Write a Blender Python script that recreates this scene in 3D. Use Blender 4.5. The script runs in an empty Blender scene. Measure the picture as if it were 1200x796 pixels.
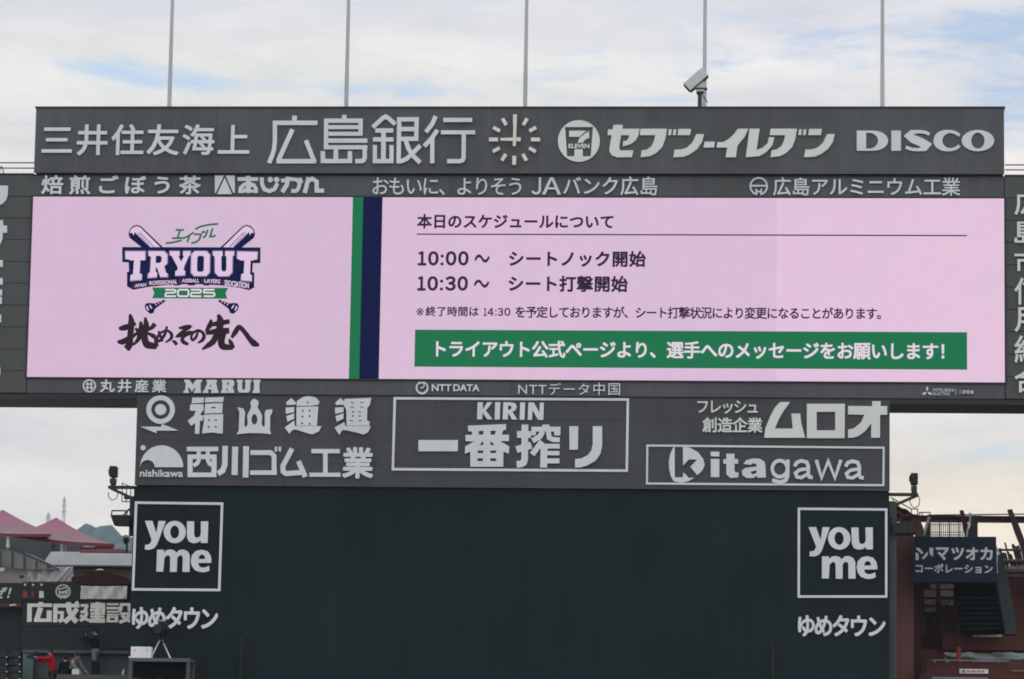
import bpy, bmesh, math, random
from mathutils import Vector, Matrix
from mathutils.geometry import tessellate_polygon
random.seed(7)
C = bpy.context.scene
col = C.collection
R = math.radians

# ------------------------------------------------------------------ camera
F = 4200.0
CAMP = Vector((0, 0, 4.0))
YAW, PIT, ROL = R(-4.341), R(8.3136), R(0.9097)
fwd = Vector((math.sin(YAW)*math.cos(PIT), math.cos(YAW)*math.cos(PIT), math.sin(PIT)))
rgt = Vector((math.cos(YAW), -math.sin(YAW), 0))
upv = rgt.cross(fwd)
rgt, upv = (math.cos(ROL)*rgt + math.sin(ROL)*upv), (-math.sin(ROL)*rgt + math.cos(ROL)*upv)
cd = bpy.data.cameras.new('camera'); cam = bpy.data.objects.new('camera', cd); col.objects.link(cam)
cd.sensor_fit = 'HORIZONTAL'; cd.sensor_width = 36; cd.lens = 36*F/1200
cd.clip_start = 0.5; cd.clip_end = 20000
M = Matrix.Identity(4)
for i in range(3):
    M[i][0] = rgt[i]; M[i][1] = upv[i]; M[i][2] = -fwd[i]; M[i][3] = CAMP[i]
cam.matrix_world = M
C.camera = cam

# ------------------------------------------------------------------ world, sun, exposure
SUN_EL, SUN_AZ = R(48), R(-25)          # behind the board, a little to the left
SKY_STRENGTH = 0.1
w = bpy.data.worlds.new('World'); C.world = w; w.use_nodes = True
nt = w.node_tree; nt.nodes.clear()
def N(t, **kw):
    n = nt.nodes.new(t)
    for k, v in kw.items(): setattr(n, k, v)
    return n
def L(a, b): nt.links.new(a, b)
def val(v):
    n = N('ShaderNodeValue'); n.outputs[0].default_value = v; return n.outputs[0]
def mth(op, a, b=None, c=None):
    n = N('ShaderNodeMath', operation=op)
    for i, x in enumerate((a, b, c)):
        if x is None: continue
        if isinstance(x, (int, float)): n.inputs[i].default_value = x
        else: L(x, n.inputs[i])
    return n.outputs[0]
def smooth(x, a, b):
    n = N('ShaderNodeMapRange', interpolation_type='SMOOTHSTEP')
    L(x, n.inputs['Value']); n.inputs['From Min'].default_value = a; n.inputs['From Max'].default_value = b
    return n.outputs[0]
def mixc(f, a, b):
    n = N('ShaderNodeMix', data_type='RGBA')
    if isinstance(f, (int, float)): n.inputs[0].default_value = f
    else: L(f, n.inputs[0])
    for s, x in ((n.inputs[6], a), (n.inputs[7], b)):
        if isinstance(x, tuple): s.default_value = (*x, 1)
        else: L(x, s)
    return n.outputs[2]
tc = N('ShaderNodeTexCoord'); sx = N('ShaderNodeSeparateXYZ'); L(tc.outputs['Generated'], sx.inputs[0])
el = mth('ARCSINE', sx.outputs[2]); az = mth('ARCTAN2', sx.outputs[0], sx.outputs[1])
def noise(sa, se, det, off, rough=.55, dist=0.0):
    cb = N('ShaderNodeCombineXYZ'); L(mth('MULTIPLY', az, sa), cb.inputs[0]); L(mth('MULTIPLY', el, se), cb.inputs[1]); cb.inputs[2].default_value = off
    n = N('ShaderNodeTexNoise'); n.inputs['Scale'].default_value = 1; n.inputs['Detail'].default_value = det
    n.inputs['Roughness'].default_value = rough; n.inputs['Distortion'].default_value = dist
    L(cb.outputs[0], n.inputs['Vector']); return n.outputs[0]
def gauss(a0, e0, ra, re):
    u = mth('DIVIDE', mth('SUBTRACT', az, a0), ra); v = mth('DIVIDE', mth('SUBTRACT', el, e0), re)
    return mth('EXPONENT', mth('MULTIPLY', mth('ADD', mth('MULTIPLY', u, u), mth('MULTIPLY', v, v)), -1))
sky = N('ShaderNodeTexSky', sky_type='NISHITA'); sky.sun_disc = False
sky.sun_elevation = SUN_EL; sky.sun_rotation = SUN_AZ; sky.air_density = 1.0; sky.dust_density = 1.0; sky.ozone_density = 1.5
def A_(px): return (px-600)/F + YAW
def E_(py): return (1011-py)/F
gap = None                               # thin places where the blue shows through
for (px, py, rx, ry, k) in ((115, 101, 85, 18, .40), (215, 113, 60, 12, .30), (470, 112, 150, 14, .29), (660, 98, 60, 10, .15),
                            (930, 45, 190, 45, .20), (800, 95, 50, 12, .22), (770, 120, 60, 8, .2), (1180, 110, 100, 120, .30), (1190, 525, 110, 35, .22), (960, 103, 80, 14, -.25)):
    g = mth('MULTIPLY', gauss(A_(px), E_(py), rx/F, ry/F), k)
    gap = g if gap is None else mth('ADD', gap, g)
n1 = noise(26, 95, 8, 3.1, .66, .9); n2 = noise(9, 38, 5, 11.7, .55, .4); n3 = noise(14, 60, 6, 27.3, .55, .3); n4 = noise(60, 170, 6, 41.9, .6, .8)
cover = mth('SUBTRACT', mth('ADD', mth('MULTIPLY', n1, 1.0), .30), gap)
cover = smooth(cover, .36, .74)
cream = mixc(smooth(az, A_(200), A_(1150)), (9.0, 8.35, 7.6), (10.9, 9.3, 7.0))
high = mixc(smooth(el, E_(600), E_(470)), cream, (8.5, 8.0, 7.7))
high = mixc(mth('MULTIPLY', smooth(el, E_(240), E_(20)), 1.0), high, (7.45, 7.4, 7.85))
band = gauss(A_(330), E_(98), 560/F, 52/F)
high = mixc(mth('MULTIPLY', band, .85), high, (9.5, 9.2, 8.4))
shade = mth('ADD', mth('MULTIPLY', mth('SUBTRACT', n2, .5), .52), mth('ADD', mth('MULTIPLY', mth('SUBTRACT', n3, .5), .45), mth('ADD', mth('MULTIPLY', mth('SUBTRACT', n4, .5), .12), .99)))
mul = N('ShaderNodeMix', data_type='RGBA', blend_type='MULTIPLY'); mul.inputs[0].default_value = 1
L(high, mul.inputs[6])
cb = N('ShaderNodeCombineXYZ'); L(mth('POWER', shade, 1.15), cb.inputs[0]); L(shade, cb.inputs[1]); L(mth('POWER', shade, .8), cb.inputs[2]); L(cb.outputs[0], mul.inputs[7])
blue = N('ShaderNodeMix', data_type='RGBA', blend_type='MULTIPLY'); blue.inputs[0].default_value = 1
L(sky.outputs[0], blue.inputs[6]); blue.inputs[7].default_value = (1.0, 1.0, 1.0, 1)
skyc = mixc(cover, blue.outputs[2], mul.outputs[2])
zen = mth('ADD', mth('MULTIPLY', smooth(el, .27, 1.1), 1.05), 1.0)
bk = mth('ADD', mth('MULTIPLY', smooth(mth('MULTIPLY', sx.outputs[1], -1.0), -.2, .8), .35), 1.0)
fin = N('ShaderNodeVectorMath', operation='SCALE'); L(skyc, fin.inputs[0]); L(mth('MULTIPLY', zen, bk), fin.inputs['Scale'])
bg = N('ShaderNodeBackground'); bg.inputs['Strength'].default_value = SKY_STRENGTH; L(fin.outputs[0], bg.inputs['Color'])
wo = N('ShaderNodeOutputWorld'); L(bg.outputs[0], wo.inputs['Surface'])
sd = bpy.data.lights.new('sun', 'SUN'); sd.energy = 1.2; sd.angle = R(12); sd.color = (1, .95, .87)
so = bpy.data.objects.new('sun', sd); col.objects.link(so); so.location = (0, 0, 200)
sdir = Vector((math.sin(SUN_AZ)*math.cos(SUN_EL), math.cos(SUN_AZ)*math.cos(SUN_EL), math.sin(SUN_EL)))
so.rotation_euler = (-sdir).to_track_quat('-Z', 'Y').to_euler()
C.view_settings.view_transform = 'Standard'; C.view_settings.look = 'None'
C.view_settings.exposure = 0; C.view_settings.gamma = 1; C.view_settings.use_curve_mapping = False
C.cycles.use_denoising = True; C.cycles.filter_width = 1.8; C.cycles.max_bounces = 6; C.cycles.volume_bounces = 0

# ------------------------------------------------------------------ pixel <-> place
def W(x, y, Y):
    d = (x-600)/F*rgt - (y-398)/F*upv + fwd
    return CAMP + d*((Y-CAMP.y)/d.y)
YB = 125.0

# ------------------------------------------------------------------ materials
def mat(name, colr, rough=.6, spec=.35, var=0.0, scale=(1, 1, 1), metal=0.0, bump=0.0, bscale=20., cell=None, cellvar=0.0, streak=0.0, alpha=None):
    m = bpy.data.materials.new(name); m.use_nodes = True
    t = m.node_tree; b = t.nodes['Principled BSDF']
    b.inputs['Base Color'].default_value = (*colr, 1); b.inputs['Roughness'].default_value = rough
    b.inputs['Specular IOR Level'].default_value = spec; b.inputs['Metallic'].default_value = metal
    def n(ty): return t.nodes.new(ty)
    geo = n('ShaderNodeNewGeometry')
    fac = None
    def addf(sock, amp):
        nonlocal fac
        mr = n('ShaderNodeMapRange'); t.links.new(sock, mr.inputs['Value'])
        mr.inputs['To Min'].default_value = 1-amp; mr.inputs['To Max'].default_value = 1+amp
        if amp and sock.node.type == 'TEX_NOISE': mr.inputs['From Min'].default_value = .3; mr.inputs['From Max'].default_value = .7
        if fac is None: fac = mr.outputs[0]
        else:
            mm = n('ShaderNodeMath'); mm.operation = 'MULTIPLY'; t.links.new(fac, mm.inputs[0]); t.links.new(mr.outputs[0], mm.inputs[1]); fac = mm.outputs[0]
    def noi(sc, det, off=0):
        mp = n('ShaderNodeMapping'); mp.inputs['Scale'].default_value = sc; mp.inputs['Location'].default_value = (off, off*2, off*3)
        t.links.new(geo.outputs['Position'], mp.inputs[0])
        x = n('ShaderNodeTexNoise'); x.inputs['Scale'].default_value = 1; x.inputs['Detail'].default_value = det
        t.links.new(mp.outputs[0], x.inputs['Vector']); return x.outputs[0]
    if var: addf(noi(scale, 5), var)
    if streak: addf(noi((3.0, 1, .12), 4, 3.3), streak)
    if cell:
        sn = n('ShaderNodeVectorMath'); sn.operation = 'SNAP'; t.links.new(geo.outputs['Position'], sn.inputs[0]); sn.inputs[1].default_value = cell
        wn = n('ShaderNodeTexWhiteNoise'); t.links.new(sn.outputs[0], wn.inputs['Vector']); addf(wn.outputs[0], cellvar)
    if fac is not None:
        vm = n('ShaderNodeVectorMath'); vm.operation = 'SCALE'; vm.inputs[0].default_value = colr
        t.links.new(fac, vm.inputs['Scale']); t.links.new(vm.outputs[0], b.inputs['Base Color'])
    if bump:
        bm_ = n('ShaderNodeBump'); bm_.inputs['Strength'].default_value = bump; bm_.inputs['Distance'].default_value = .02
        t.links.new(noi((bscale,)*3, 4, 1.7), bm_.inputs['Height']); t.links.new(bm_.outputs[0], b.inputs['Normal'])
    return m
def emit(name, colr, strength=1.0, var=0.0):
    m = bpy.data.materials.new(name); m.use_nodes = True
    t = m.node_tree; b = t.nodes['Principled BSDF']
    b.inputs['Base Color'].default_value = (.006, .006, .007, 1); b.inputs['Roughness'].default_value = .8; b.inputs['Specular IOR Level'].default_value = .03
    b.inputs['Emission Strength'].default_value = strength
    b.inputs['Emission Color'].default_value = (*colr, 1)
    if var:      # cabinets of the LED wall differ a little in brightness
        def n(ty): return t.nodes.new(ty)
        geo = n('ShaderNodeNewGeometry'); tot = None
        for cell, a in (((.96, 50, .96), var*.45), ((3.84, 50, 20), var*.5), ((.24, 50, .24), var*.6)):
            sn = n('ShaderNodeVectorMath'); sn.operation = 'SNAP'; t.links.new(geo.outputs['Position'], sn.inputs[0]); sn.inputs[1].default_value = cell
            wn = n('ShaderNodeTexWhiteNoise'); t.links.new(sn.outputs[0], wn.inputs['Vector'])
            vm = n('ShaderNodeVectorMath'); vm.operation = 'MULTIPLY_ADD'; t.links.new(wn.outputs['Color'], vm.inputs[0])
            vm.inputs[1].default_value = (a*1.1, a, a); vm.inputs[2].default_value = (1-a*.55, 1-a*.5, 1-a*.5)
            if tot is None: tot = vm.outputs[0]
            else:
                mm = n('ShaderNodeVectorMath'); mm.operation = 'MULTIPLY'; t.links.new(tot, mm.inputs[0]); t.links.new(vm.outputs[0], mm.inputs[1]); tot = mm.outputs[0]
        mm = n('ShaderNodeVectorMath'); mm.operation = 'MULTIPLY'; t.links.new(tot, mm.inputs[0]); mm.inputs[1].default_value = colr
        t.links.new(mm.outputs[0], b.inputs['Emission Color'])
    return m
def lin(r, g, b): return tuple((c/255/12.92 if c/255 <= .04045 else ((c/255+.055)/1.055)**2.4) for c in (r, g, b))

m_letter = mat('white letter paint', (.605, .645, .70), .55, .3, var=.06, scale=(.6, .6, .6), streak=.03)
m_letter2 = mat('ivory letter paint', (.63, .66, .665), .55, .3, var=.06, scale=(.6, .6, .6))
m_panel = mat('grey board panels', (.078, .082, .093), .6, .2, var=.10, scale=(.35, .35, .35), streak=.10, cell=(1.6, 9, 30), cellvar=.055)
m_wing = mat('grey wing planks', (.075, .079, .084), .65, .2, var=.08, scale=(.5, .5, .5), streak=.05)
m_lower = mat('dark grey lower panels', (.058, .061, .068), .65, .2, var=.08, scale=(.4, .4, .4), streak=.07, cell=(3.1, 9, .8), cellvar=.05)
m_back = mat('dark green wall paint', (.0102, .0178, .0204), .75, .10, var=.16, scale=(.25, .25, .25), streak=.09, cell=(2.9, 9, 40), cellvar=.03)
m_frame = mat('black screen frame', (.02, .016, .026), .5, .3)
m_dark = mat('dark steel', (.025, .022, .026), .55, .4, var=.15, scale=(6, 6, 6))
m_black = mat('black plastic', (.012, .012, .014), .6, .3, var=.15, scale=(8, 8, 8))
m_galv = mat('galvanised steel', (.42, .43, .45), .45, .4, var=.08, scale=(2, 2, .4))
m_tick = mat('clock white', (.66, .67, .655), .5, .3, var=.04, scale=(3, 3, 3))
m_cam = mat('camera housing grey', (.48, .51, .53), .5, .4, var=.06, scale=(4, 4, 4))
m_ground = mat('field grass', (.05, .09, .03), .9, .1, var=.25, scale=(.3, .3, .3))
m_track = mat('warning track clay', (.25, .15, .10), .9, .1, var=.15, scale=(.8, .8, .8))
E_PINK_L = emit('screen pink left', lin(212, 183, 209), 1, .035)
E_PINK_R = emit('screen pink right', lin(227, 194, 220), 1, .04)
E_PINK_M = emit('screen pink middle', lin(217, 187, 213), 1, .04)
E_MID = emit('screen mid lilac', lin(150, 136, 180), 1)
E_GREEN = emit('screen green', lin(24, 112, 72), 1, .04)
E_NAVY = emit('screen navy', lin(4, 14, 62), 1, .04)
E_INK = emit('screen ink', lin(50, 30, 58), 1)
E_BLACK = emit('screen brush black', lin(42, 28, 36), 1)
E_WHITE = emit('screen white', lin(226, 212, 226), 1)
E_LILAC = emit('screen lilac', lin(222, 196, 220), 1)
E_RED = emit('screen red', lin(122, 44, 78), 1)

# ------------------------------------------------------------------ mesh collector
class MB:
    def __init__(s): s.v = []; s.f = []; s.n = 0
    def add(s, vs, fs):
        o = len(s.v); s.v += [Vector(v) for v in vs]; s.f += [tuple(o+i for i in f) for f in fs]; return s
    def box(s, X0, X1, Y0, Y1, Z0, Z1):
        if X0 > X1: X0, X1 = X1, X0
        if Z0 > Z1: Z0, Z1 = Z1, Z0
        return s.add([(X0,Y0,Z0),(X1,Y0,Z0),(X1,Y1,Z0),(X0,Y1,Z0),(X0,Y0,Z1),(X1,Y0,Z1),(X1,Y1,Z1),(X0,Y1,Z1)],
              [(0,1,5,4),(1,2,6,5),(2,3,7,6),(3,0,4,7),(4,5,6,7),(0,3,2,1)])
    def pbox(s, x0, y0, x1, y1, Y, d, ground=False):
        xm, ym = (x0+x1)/2, (y0+y1)/2
        return s.box(W(x0,ym,Y).x, W(x1,ym,Y).x, Y, Y+d, 0 if ground else W(xm,y1,Y).z, W(xm,y0,Y).z)
    def bar(s, a, b, r, n=8, r2=None, cap=True):
        a, b = Vector(a), Vector(b); r2 = r if r2 is None else r2
        d = (b-a).normalized(); u = d.orthogonal().normalized(); v = d.cross(u)
        vs = []
        for p, rr in ((a, r), (b, r2)):
            for i in range(n):
                t = 2*math.pi*(i+.5)/n; vs.append(p + u*rr*math.cos(t) + v*rr*math.sin(t))
        fs = [(i, (i+1) % n, n+(i+1) % n, n+i) for i in range(n)]
        if cap: fs += [tuple(range(n))[::-1], tuple(range(n, 2*n))]
        return s.add(vs, fs)
    def beam(s, a, b, wd, ht):      # square bar
        a, b = Vector(a), Vector(b); d = (b-a).normalized()
        up = Vector((0,0,1)) if abs(d.z) < .95 else Vector((0,1,0))
        u = d.cross(up).normalized(); v = u.cross(d)
        vs = [p + u*i*wd/2 + v*j*ht/2 for p in (a, b) for i, j in ((-1,-1),(1,-1),(1,1),(-1,1))]
        return s.add(vs, [(0,1,5,4),(1,2,6,5),(2,3,7,6),(3,0,4,7),(0,3,2,1),(4,5,6,7)])
    def tube(s, pts, r, n=6):
        for a, b in zip(pts, pts[1:]): s.bar(a, b, r, n)
        return s
    def sphere(s, c, r, n=10, m=7, sc=(1,1,1)):
        vs = [(c[0], c[1], c[2]+r*sc[2])]
        for j in range(1, m):
            for i in range(n):
                t, p = 2*math.pi*i/n, math.pi*j/m
                vs.append((c[0]+r*sc[0]*math.sin(p)*math.cos(t), c[1]+r*sc[1]*math.sin(p)*math.sin(t), c[2]+r*sc[2]*math.cos(p)))
        vs.append((c[0], c[1], c[2]-r*sc[2])); e = len(vs)-1
        fs = [(0, 1+i, 1+(i+1) % n) for i in range(n)]
        for j in range(m-2):
            a = 1+j*n
            fs += [(a+i, a+n+i, a+n+(i+1) % n, a+(i+1) % n) for i in range(n)]
        a = 1+(m-2)*n; fs += [(a+i, e, a+(i+1) % n) for i in range(n)]
        return s.add(vs, fs)
    # ---- flat letter work, outlines given in photo pixels on the sign's plane
    def poly(s, loops, Y, th=.05):
        if not isinstance(loops[0][0], (tuple, list)): loops = [loops]
        s.n += 1; th = th + s.n*.0012
        flat = [p for l in loops for p in l]
        tri = tessellate_polygon([[Vector((p[0], -p[1], 0)) for p in l] for l in loops])
        fr = []; bk_ = []
        for p in flat:
            q = W(p[0], p[1], Y); fr.append((q.x, Y-th, q.z)); bk_.append((q.x, Y, q.z))
        n = len(flat); fs = [tuple(t) for t in tri]; o = 0
        for l in loops:
            k = len(l); fs += [(o+i, o+(i+1) % k, n+o+(i+1) % k, n+o+i) for i in range(k)]; o += k
        if th > .1: fs += [tuple(n+i for i in t) for t in tri]
        return s.add(fr+bk_, fs)
    def stroke(s, pts, wd, Y, th=.05, closed=False):
        n = len(pts); ws = wd if isinstance(wd, (list, tuple)) else [wd]*n
        P = [Vector((p[0], p[1])) for p in pts]; Lf = []; Rt = []
        for i in range(n):
            d1 = (P[i]-P[i-1]).normalized() if i > 0 else (P[1]-P[0]).normalized()
            d2 = (P[i+1]-P[i]).normalized() if i < n-1 else d1
            t = d1+d2
            t = t.normalized() if t.length > 1e-4 else d1
            nn = Vector((-t.y, t.x)); c = max(.5, nn.dot(Vector((-d1.y, d1.x))))
            Lf.append(P[i]+nn*ws[i]/2/c); Rt.append(P[i]-nn*ws[i]/2/c)
        s.n += 1; th = th + s.n*.0012; vs = []; fs = []
        for i in range(n-1):          # one prism per segment; the next one sits a hair lower so that crossings never share a plane
            q = [W(p.x, p.y, Y) for p in (Lf[i], Lf[i+1], Rt[i+1], Rt[i])]; o = len(vs); tt = th + (i % 2)*.0006
            vs += [(p.x, Y-tt, p.z) for p in q]+[(p.x, Y, p.z) for p in q]
            fs += [(o,o+1,o+2,o+3),(o,o+4,o+5,o+1),(o+1,o+5,o+6,o+2),(o+2,o+6,o+7,o+3),(o+3,o+7,o+4,o)]
        return s.add(vs, fs)
    def disc(s, c, r, Y, th=.05, hole=None, n=36, ry=None):
        ry = r if ry is None else ry
        lo = [[(c[0]+r*math.cos(2*math.pi*i/n), c[1]+ry*math.sin(2*math.pi*i/n)) for i in range(n)]]
        if hole: lo.append([(c[0]+hole*math.cos(2*math.pi*i/n), c[1]+hole*ry/r*math.sin(2*math.pi*i/n)) for i in range(n)])
        return s.poly(lo, Y, th)
    def chars(s, row, y0, y1, Y, th=.05, off=0.0):     # single glyphs, each with its own place
        for ch, a, b in row: s.text(ch, a, y0, b, y1, Y, th, off)
        return s
    def text(s, body, x0, y0, x1, y1, Y, th=.05, off=0.0, shear=0.0, tilt=0.0, spaced=True):
        c = bpy.data.curves.new('glyphs', 'FONT'); c.body = body; c.size = 1; c.resolution_u = 3; c.shear = shear
        o = bpy.data.objects.new('glyphs', c); col.objects.link(o)
        def get():
            bpy.context.view_layer.update()
            dg = bpy.context.evaluated_depsgraph_get(); e = o.evaluated_get(dg); me = e.to_mesh()
            vs = [tuple(v.co) for v in me.vertices]; fs = [tuple(p.vertices) for p in me.polygons]; e.to_mesh_clear()
            xs = [v[0] for v in vs]; ys = [v[1] for v in vs]
            return vs, fs, min(xs), max(xs), min(ys), max(ys)
        xm, ym = (x0+x1)/2, (y0+y1)/2
        X0, X1 = W(x0, ym, Y).x, W(x1, ym, Y).x; Z0, Z1 = W(xm, y1, Y).z, W(xm, y0, Y).z
        g = get()
        if spaced and len(body) > 1:
            k = (Z1-Z0)/(g[5]-g[4]+2*off); want = (X1-X0)/k-2*off
            c.space_character = max(.75, min(3.5, 1 + (want-(g[3]-g[2]))/(len(body)-1)/.95))
            g = get()
        vs, fs, a0, a1, b0, b1 = g
        ed = {}
        for f in fs:
            for i in range(len(f)):
                e = (f[i], f[(i+1) % len(f)]); kx = tuple(sorted(e)); ed.setdefault(kx, []).append(e)
        rim = [es[0] for es in ed.values() if len(es) == 1]
        r = off*(Z1-Z0)/(b1-b0+2*off); nc = 1 if off < .003 else (4 if len(body) > 20 else 8)
        for q in range(nc):
            s.n += 1; tq = th + s.n*.0012
            dx = r*math.cos(2*math.pi*(q+.5)/nc) if nc > 1 else 0; dz = r*math.sin(2*math.pi*(q+.5)/nc) if nc > 1 else 0
            V = []
            for v in vs:
                uu = (v[0]-a0)/(a1-a0); vv = (v[1]-b0)/(b1-b0)
                V.append((X0+r+dx+uu*(X1-X0-2*r), Z0+r+dz+vv*(Z1-Z0-2*r)+tilt*(uu-.5)*(X1-X0)))
            n = len(V)
            s.add([(x, Y-tq, z) for x, z in V]+[(x, Y, z) for x, z in V], list(fs)+[(b, a, n+a, n+b) for a, b in rim])
        s.n -= max(0, nc-3)
        bpy.data.objects.remove(o); bpy.data.curves.remove(c)
        return s
def pieces(mb):
    n = len(mb.v); par = list(range(n))
    def fd(i):
        while par[i] != i: par[i] = par[par[i]]; i = par[i]
        return i
    for f in mb.f:
        a = fd(f[0])
        for j in f[1:]: par[fd(j)] = a
    roots = {}
    for i in range(n): roots.setdefault(fd(i), []).append(i)
    isl = []
    for r_, ids in roots.items():
        lo = [min(mb.v[i][k] for i in ids) for k in range(3)]; hi = [max(mb.v[i][k] for i in ids) for k in range(3)]
        isl.append((r_, lo, hi, max(hi[k]-lo[k] for k in range(3))))
    gp = list(range(len(isl)))
    def fg(i):
        while gp[i] != i: gp[i] = gp[gp[i]]; i = gp[i]
        return i
    for i in range(len(isl)):
        for j in range(i):
            if fg(i) == fg(j): continue
            g_ = math.sqrt(sum(max(0, isl[i][1][k]-isl[j][2][k], isl[j][1][k]-isl[i][2][k])**2 for k in range(3)))
            if g_ <= max(.02, .5*max(isl[i][3], isl[j][3])): gp[fg(i)] = fg(j)
    lab = {isl[i][0]: fg(i) for i in range(len(isl))}
    out = {}
    for f in mb.f: out.setdefault(lab[fd(f[0])], []).append(f)
    res = []
    for fs in out.values():
        m_ = MB(); mp = {}
        for f in fs:
            for i in f:
                if i not in mp: mp[i] = len(m_.v); m_.v.append(mb.v[i])
            m_.f.append(tuple(mp[i] for i in f))
        res.append(m_)
    res.sort(key=lambda q: q.v[0].x)
    return res
def T(x0, y0, k): return lambda pts: [(x0+p[0]*k, y0+p[1]*k) for p in pts]

# ------------------------------------------------------------------ object helpers
def wloc(o):
    v = Vector((0, 0, 0))
    while o is not None: v += o.location; o = o.parent
    return v
def tag(o, label=None, cat=None, group=None, kind=None):
    if label: o['label'] = label
    if cat: o['category'] = cat
    if group: o['group'] = group
    if kind: o['kind'] = kind
    return o
def obj(name, mb, m, parent=None, smooth=False, bevel=0.0):
    if parent is None:
        lo = Vector((min(v.x for v in mb.v), min(v.y for v in mb.v), min(v.z for v in mb.v)))
        hi = Vector((max(v.x for v in mb.v), max(v.y for v in mb.v), max(v.z for v in mb.v)))
        base = Vector(((lo.x+hi.x)/2, (lo.y+hi.y)/2, lo.z))
    else: base = wloc(parent)
    me = bpy.data.meshes.new(name)
    bm = bmesh.new(); bv = [bm.verts.new(v-base) for v in mb.v]
    for f in mb.f:
        try: bm.faces.new([bv[i] for i in f])
        except ValueError: pass
    bmesh.ops.recalc_face_normals(bm, faces=bm.faces)
    bm.to_mesh(me); bm.free()
    if smooth:
        for p in me.polygons: p.use_smooth = True
    me.materials.append(m)
    o = bpy.data.objects.new(name, me); col.objects.link(o)
    if parent is None: o.location = base
    else: o.parent = parent
    if bevel:
        bv_ = o.modifiers.new('bevel', 'BEVEL'); bv_.width = bevel; bv_.segments = 2; bv_.limit_method = 'ANGLE'
    return o
def thing(name, label, cat, loc, group=None):
    o = bpy.data.objects.new(name, None); col.objects.link(o); o.location = loc; o.empty_display_size = .3
    return tag(o, label, cat, group)
def copy_tree(o, parent=None):
    c = o.copy(); col.objects.link(c); c.parent = parent
    for ch in [x for x in bpy.data.objects if x.parent == o]: copy_tree(ch, c)
    return c

# ================================================================== SETTING
g = MB(); g.add([(-2500,-140,0),(2500,-140,0),(2500,2900,0),(-2500,2900,0)], [(0,1,2,3)])
tag(obj('ground', g, m_ground), kind='structure')
g = MB(); g.add([(-60,112,.004),(60,112,.004),(60,124.6,.004),(-60,124.6,.004)], [(0,1,2,3)])
tag(obj('warning_track', g, m_track), kind='structure')

# ================================================================== SCOREBOARD
X_L = (W(39.5,231,YB).x + W(31.3,442,YB).x)/2          # screen edges
X_R = W(1177,340,YB).x
Z_T = W(608,231.8,YB).z; Z_B = W(604,445.2,YB).z
ZTOP = W(608,127.7,YB).z; ZT0 = W(608,204.3,YB).z       # top fascia
XT0, XT1 = W(42,165,YB).x, W(1176.5,165,YB).x
ZS0 = W(608,470.5,YB).z                                # underside of lower strip
XW0, XW1 = W(-230,340,YB).x, W(1430,340,YB).x           # wings run on out of frame
ZWT = W(608,204.6,YB).z
XL0, XL1 = W(159.2,520,YB+.05).x, W(1042.7,525,YB+.05).x
ZL0 = W(600,572,YB+.05).z
sb = thing('scoreboard', 'huge grey stadium scoreboard standing on a dark green wall', 'scoreboard', ((X_L+X_R)/2, YB+2, 0))
def panels(mb, X0, X1, Z0, Z1, Yf, nx, nz, gap=.014, d=.07, jit=.004):
    for i in range(nx):
        for j in range(nz):
            a, b = X0+(X1-X0)*i/nx, X0+(X1-X0)*(i+1)/nx; c, e = Z0+(Z1-Z0)*j/nz, Z0+(Z1-Z0)*(j+1)/nz
            y = Yf + random.uniform(0, jit)
            mb.box(a+gap/2, b-gap/2, y, Yf+d, c+gap/2, e-gap/2)
mb = MB(); mb.box(XT0+.03, XT1-.03, YB-.08, YB+3.0, ZT0+.02, ZTOP-.02); obj('core', mb, m_dark, sb)
mb = MB(); panels(mb, XT0, XT1, ZT0, ZTOP, YB-.15, 21, 1, gap=.004, jit=.002); obj('top_fascia', mb, m_panel, sb)
mb = MB(); mb.box(XT0-.04, XT1+.04, YB-.19, YB+3.02, ZTOP+.002, ZTOP+.05); obj('capping', mb, m_dark, sb)
# strips above and below the screen
mb = MB(); mb.box(X_L, X_R, YB+.07, YB+2.8, ZS0+.05, ZT0-.01); obj('housing', mb, m_dark, sb)
mb = MB(); panels(mb, XT0-.05, X_R, Z_T+.05, ZT0-.085, YB, 16, 1, gap=.005, jit=.002); obj('upper_strip', mb, m_panel, sb)
ZS1 = W(604,464.0,YB).z
mb = MB(); panels(mb, X_L, X_R, ZS1, Z_B-.055, YB, 16, 1, gap=.005, jit=.002); obj('lower_strip', mb, m_panel, sb)
mb = MB()
for a_, b_ in ((XW0, XL0-.02), (XL1+.02, XW1)): mb.box(a_, b_, YB+.10, YB+2.6, ZS0, ZS1-.01)
mb.box(XL0-.01, XL1+.01, YB+.12, YB+2.55, ZS0+.02, ZS1+.03); obj('soffit_shade_band', mb, m_dark, sb)  # dark boxes carry the shadow band under the strip in their colour
for (a, b) in ((XW0, X_L-.03), (X_R+.03, XW1)):
    mb = MB(); zt = ZWT; zs = .797
    z = ZS1
    nrow = 10; hh = (zt-.03-z)/nrow
    for j in range(nrow): mb.box(a, b, YB+random.uniform(.012, .02), YB+.1, z+j*hh+.012, z+(j+1)*hh-.012)
    mb.box(a, b, YB+.06, YB+2.6, z+.01, zt-.04)
    wg = obj('side_wing', mb, m_wing, sb)
    mb = MB(); mb.box(a, b, YB-.01, YB+2.62, zt-.028, zt+.02); obj('wing_capping', mb, m_dark, sb)
# grey panel under the strip
mb = MB(); panels(mb, XL0, XL1, ZL0, ZS1-.045, YB+.05, 5, 4, gap=.006, jit=.003); mb2 = MB()
obj('lower_panel', mb, m_lower, sb)
mb2.box(XL0+.03, XL1-.03, YB+.09, YB+2.4, ZL0, ZS0); obj('lower_core', mb2, m_dark, sb)
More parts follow.
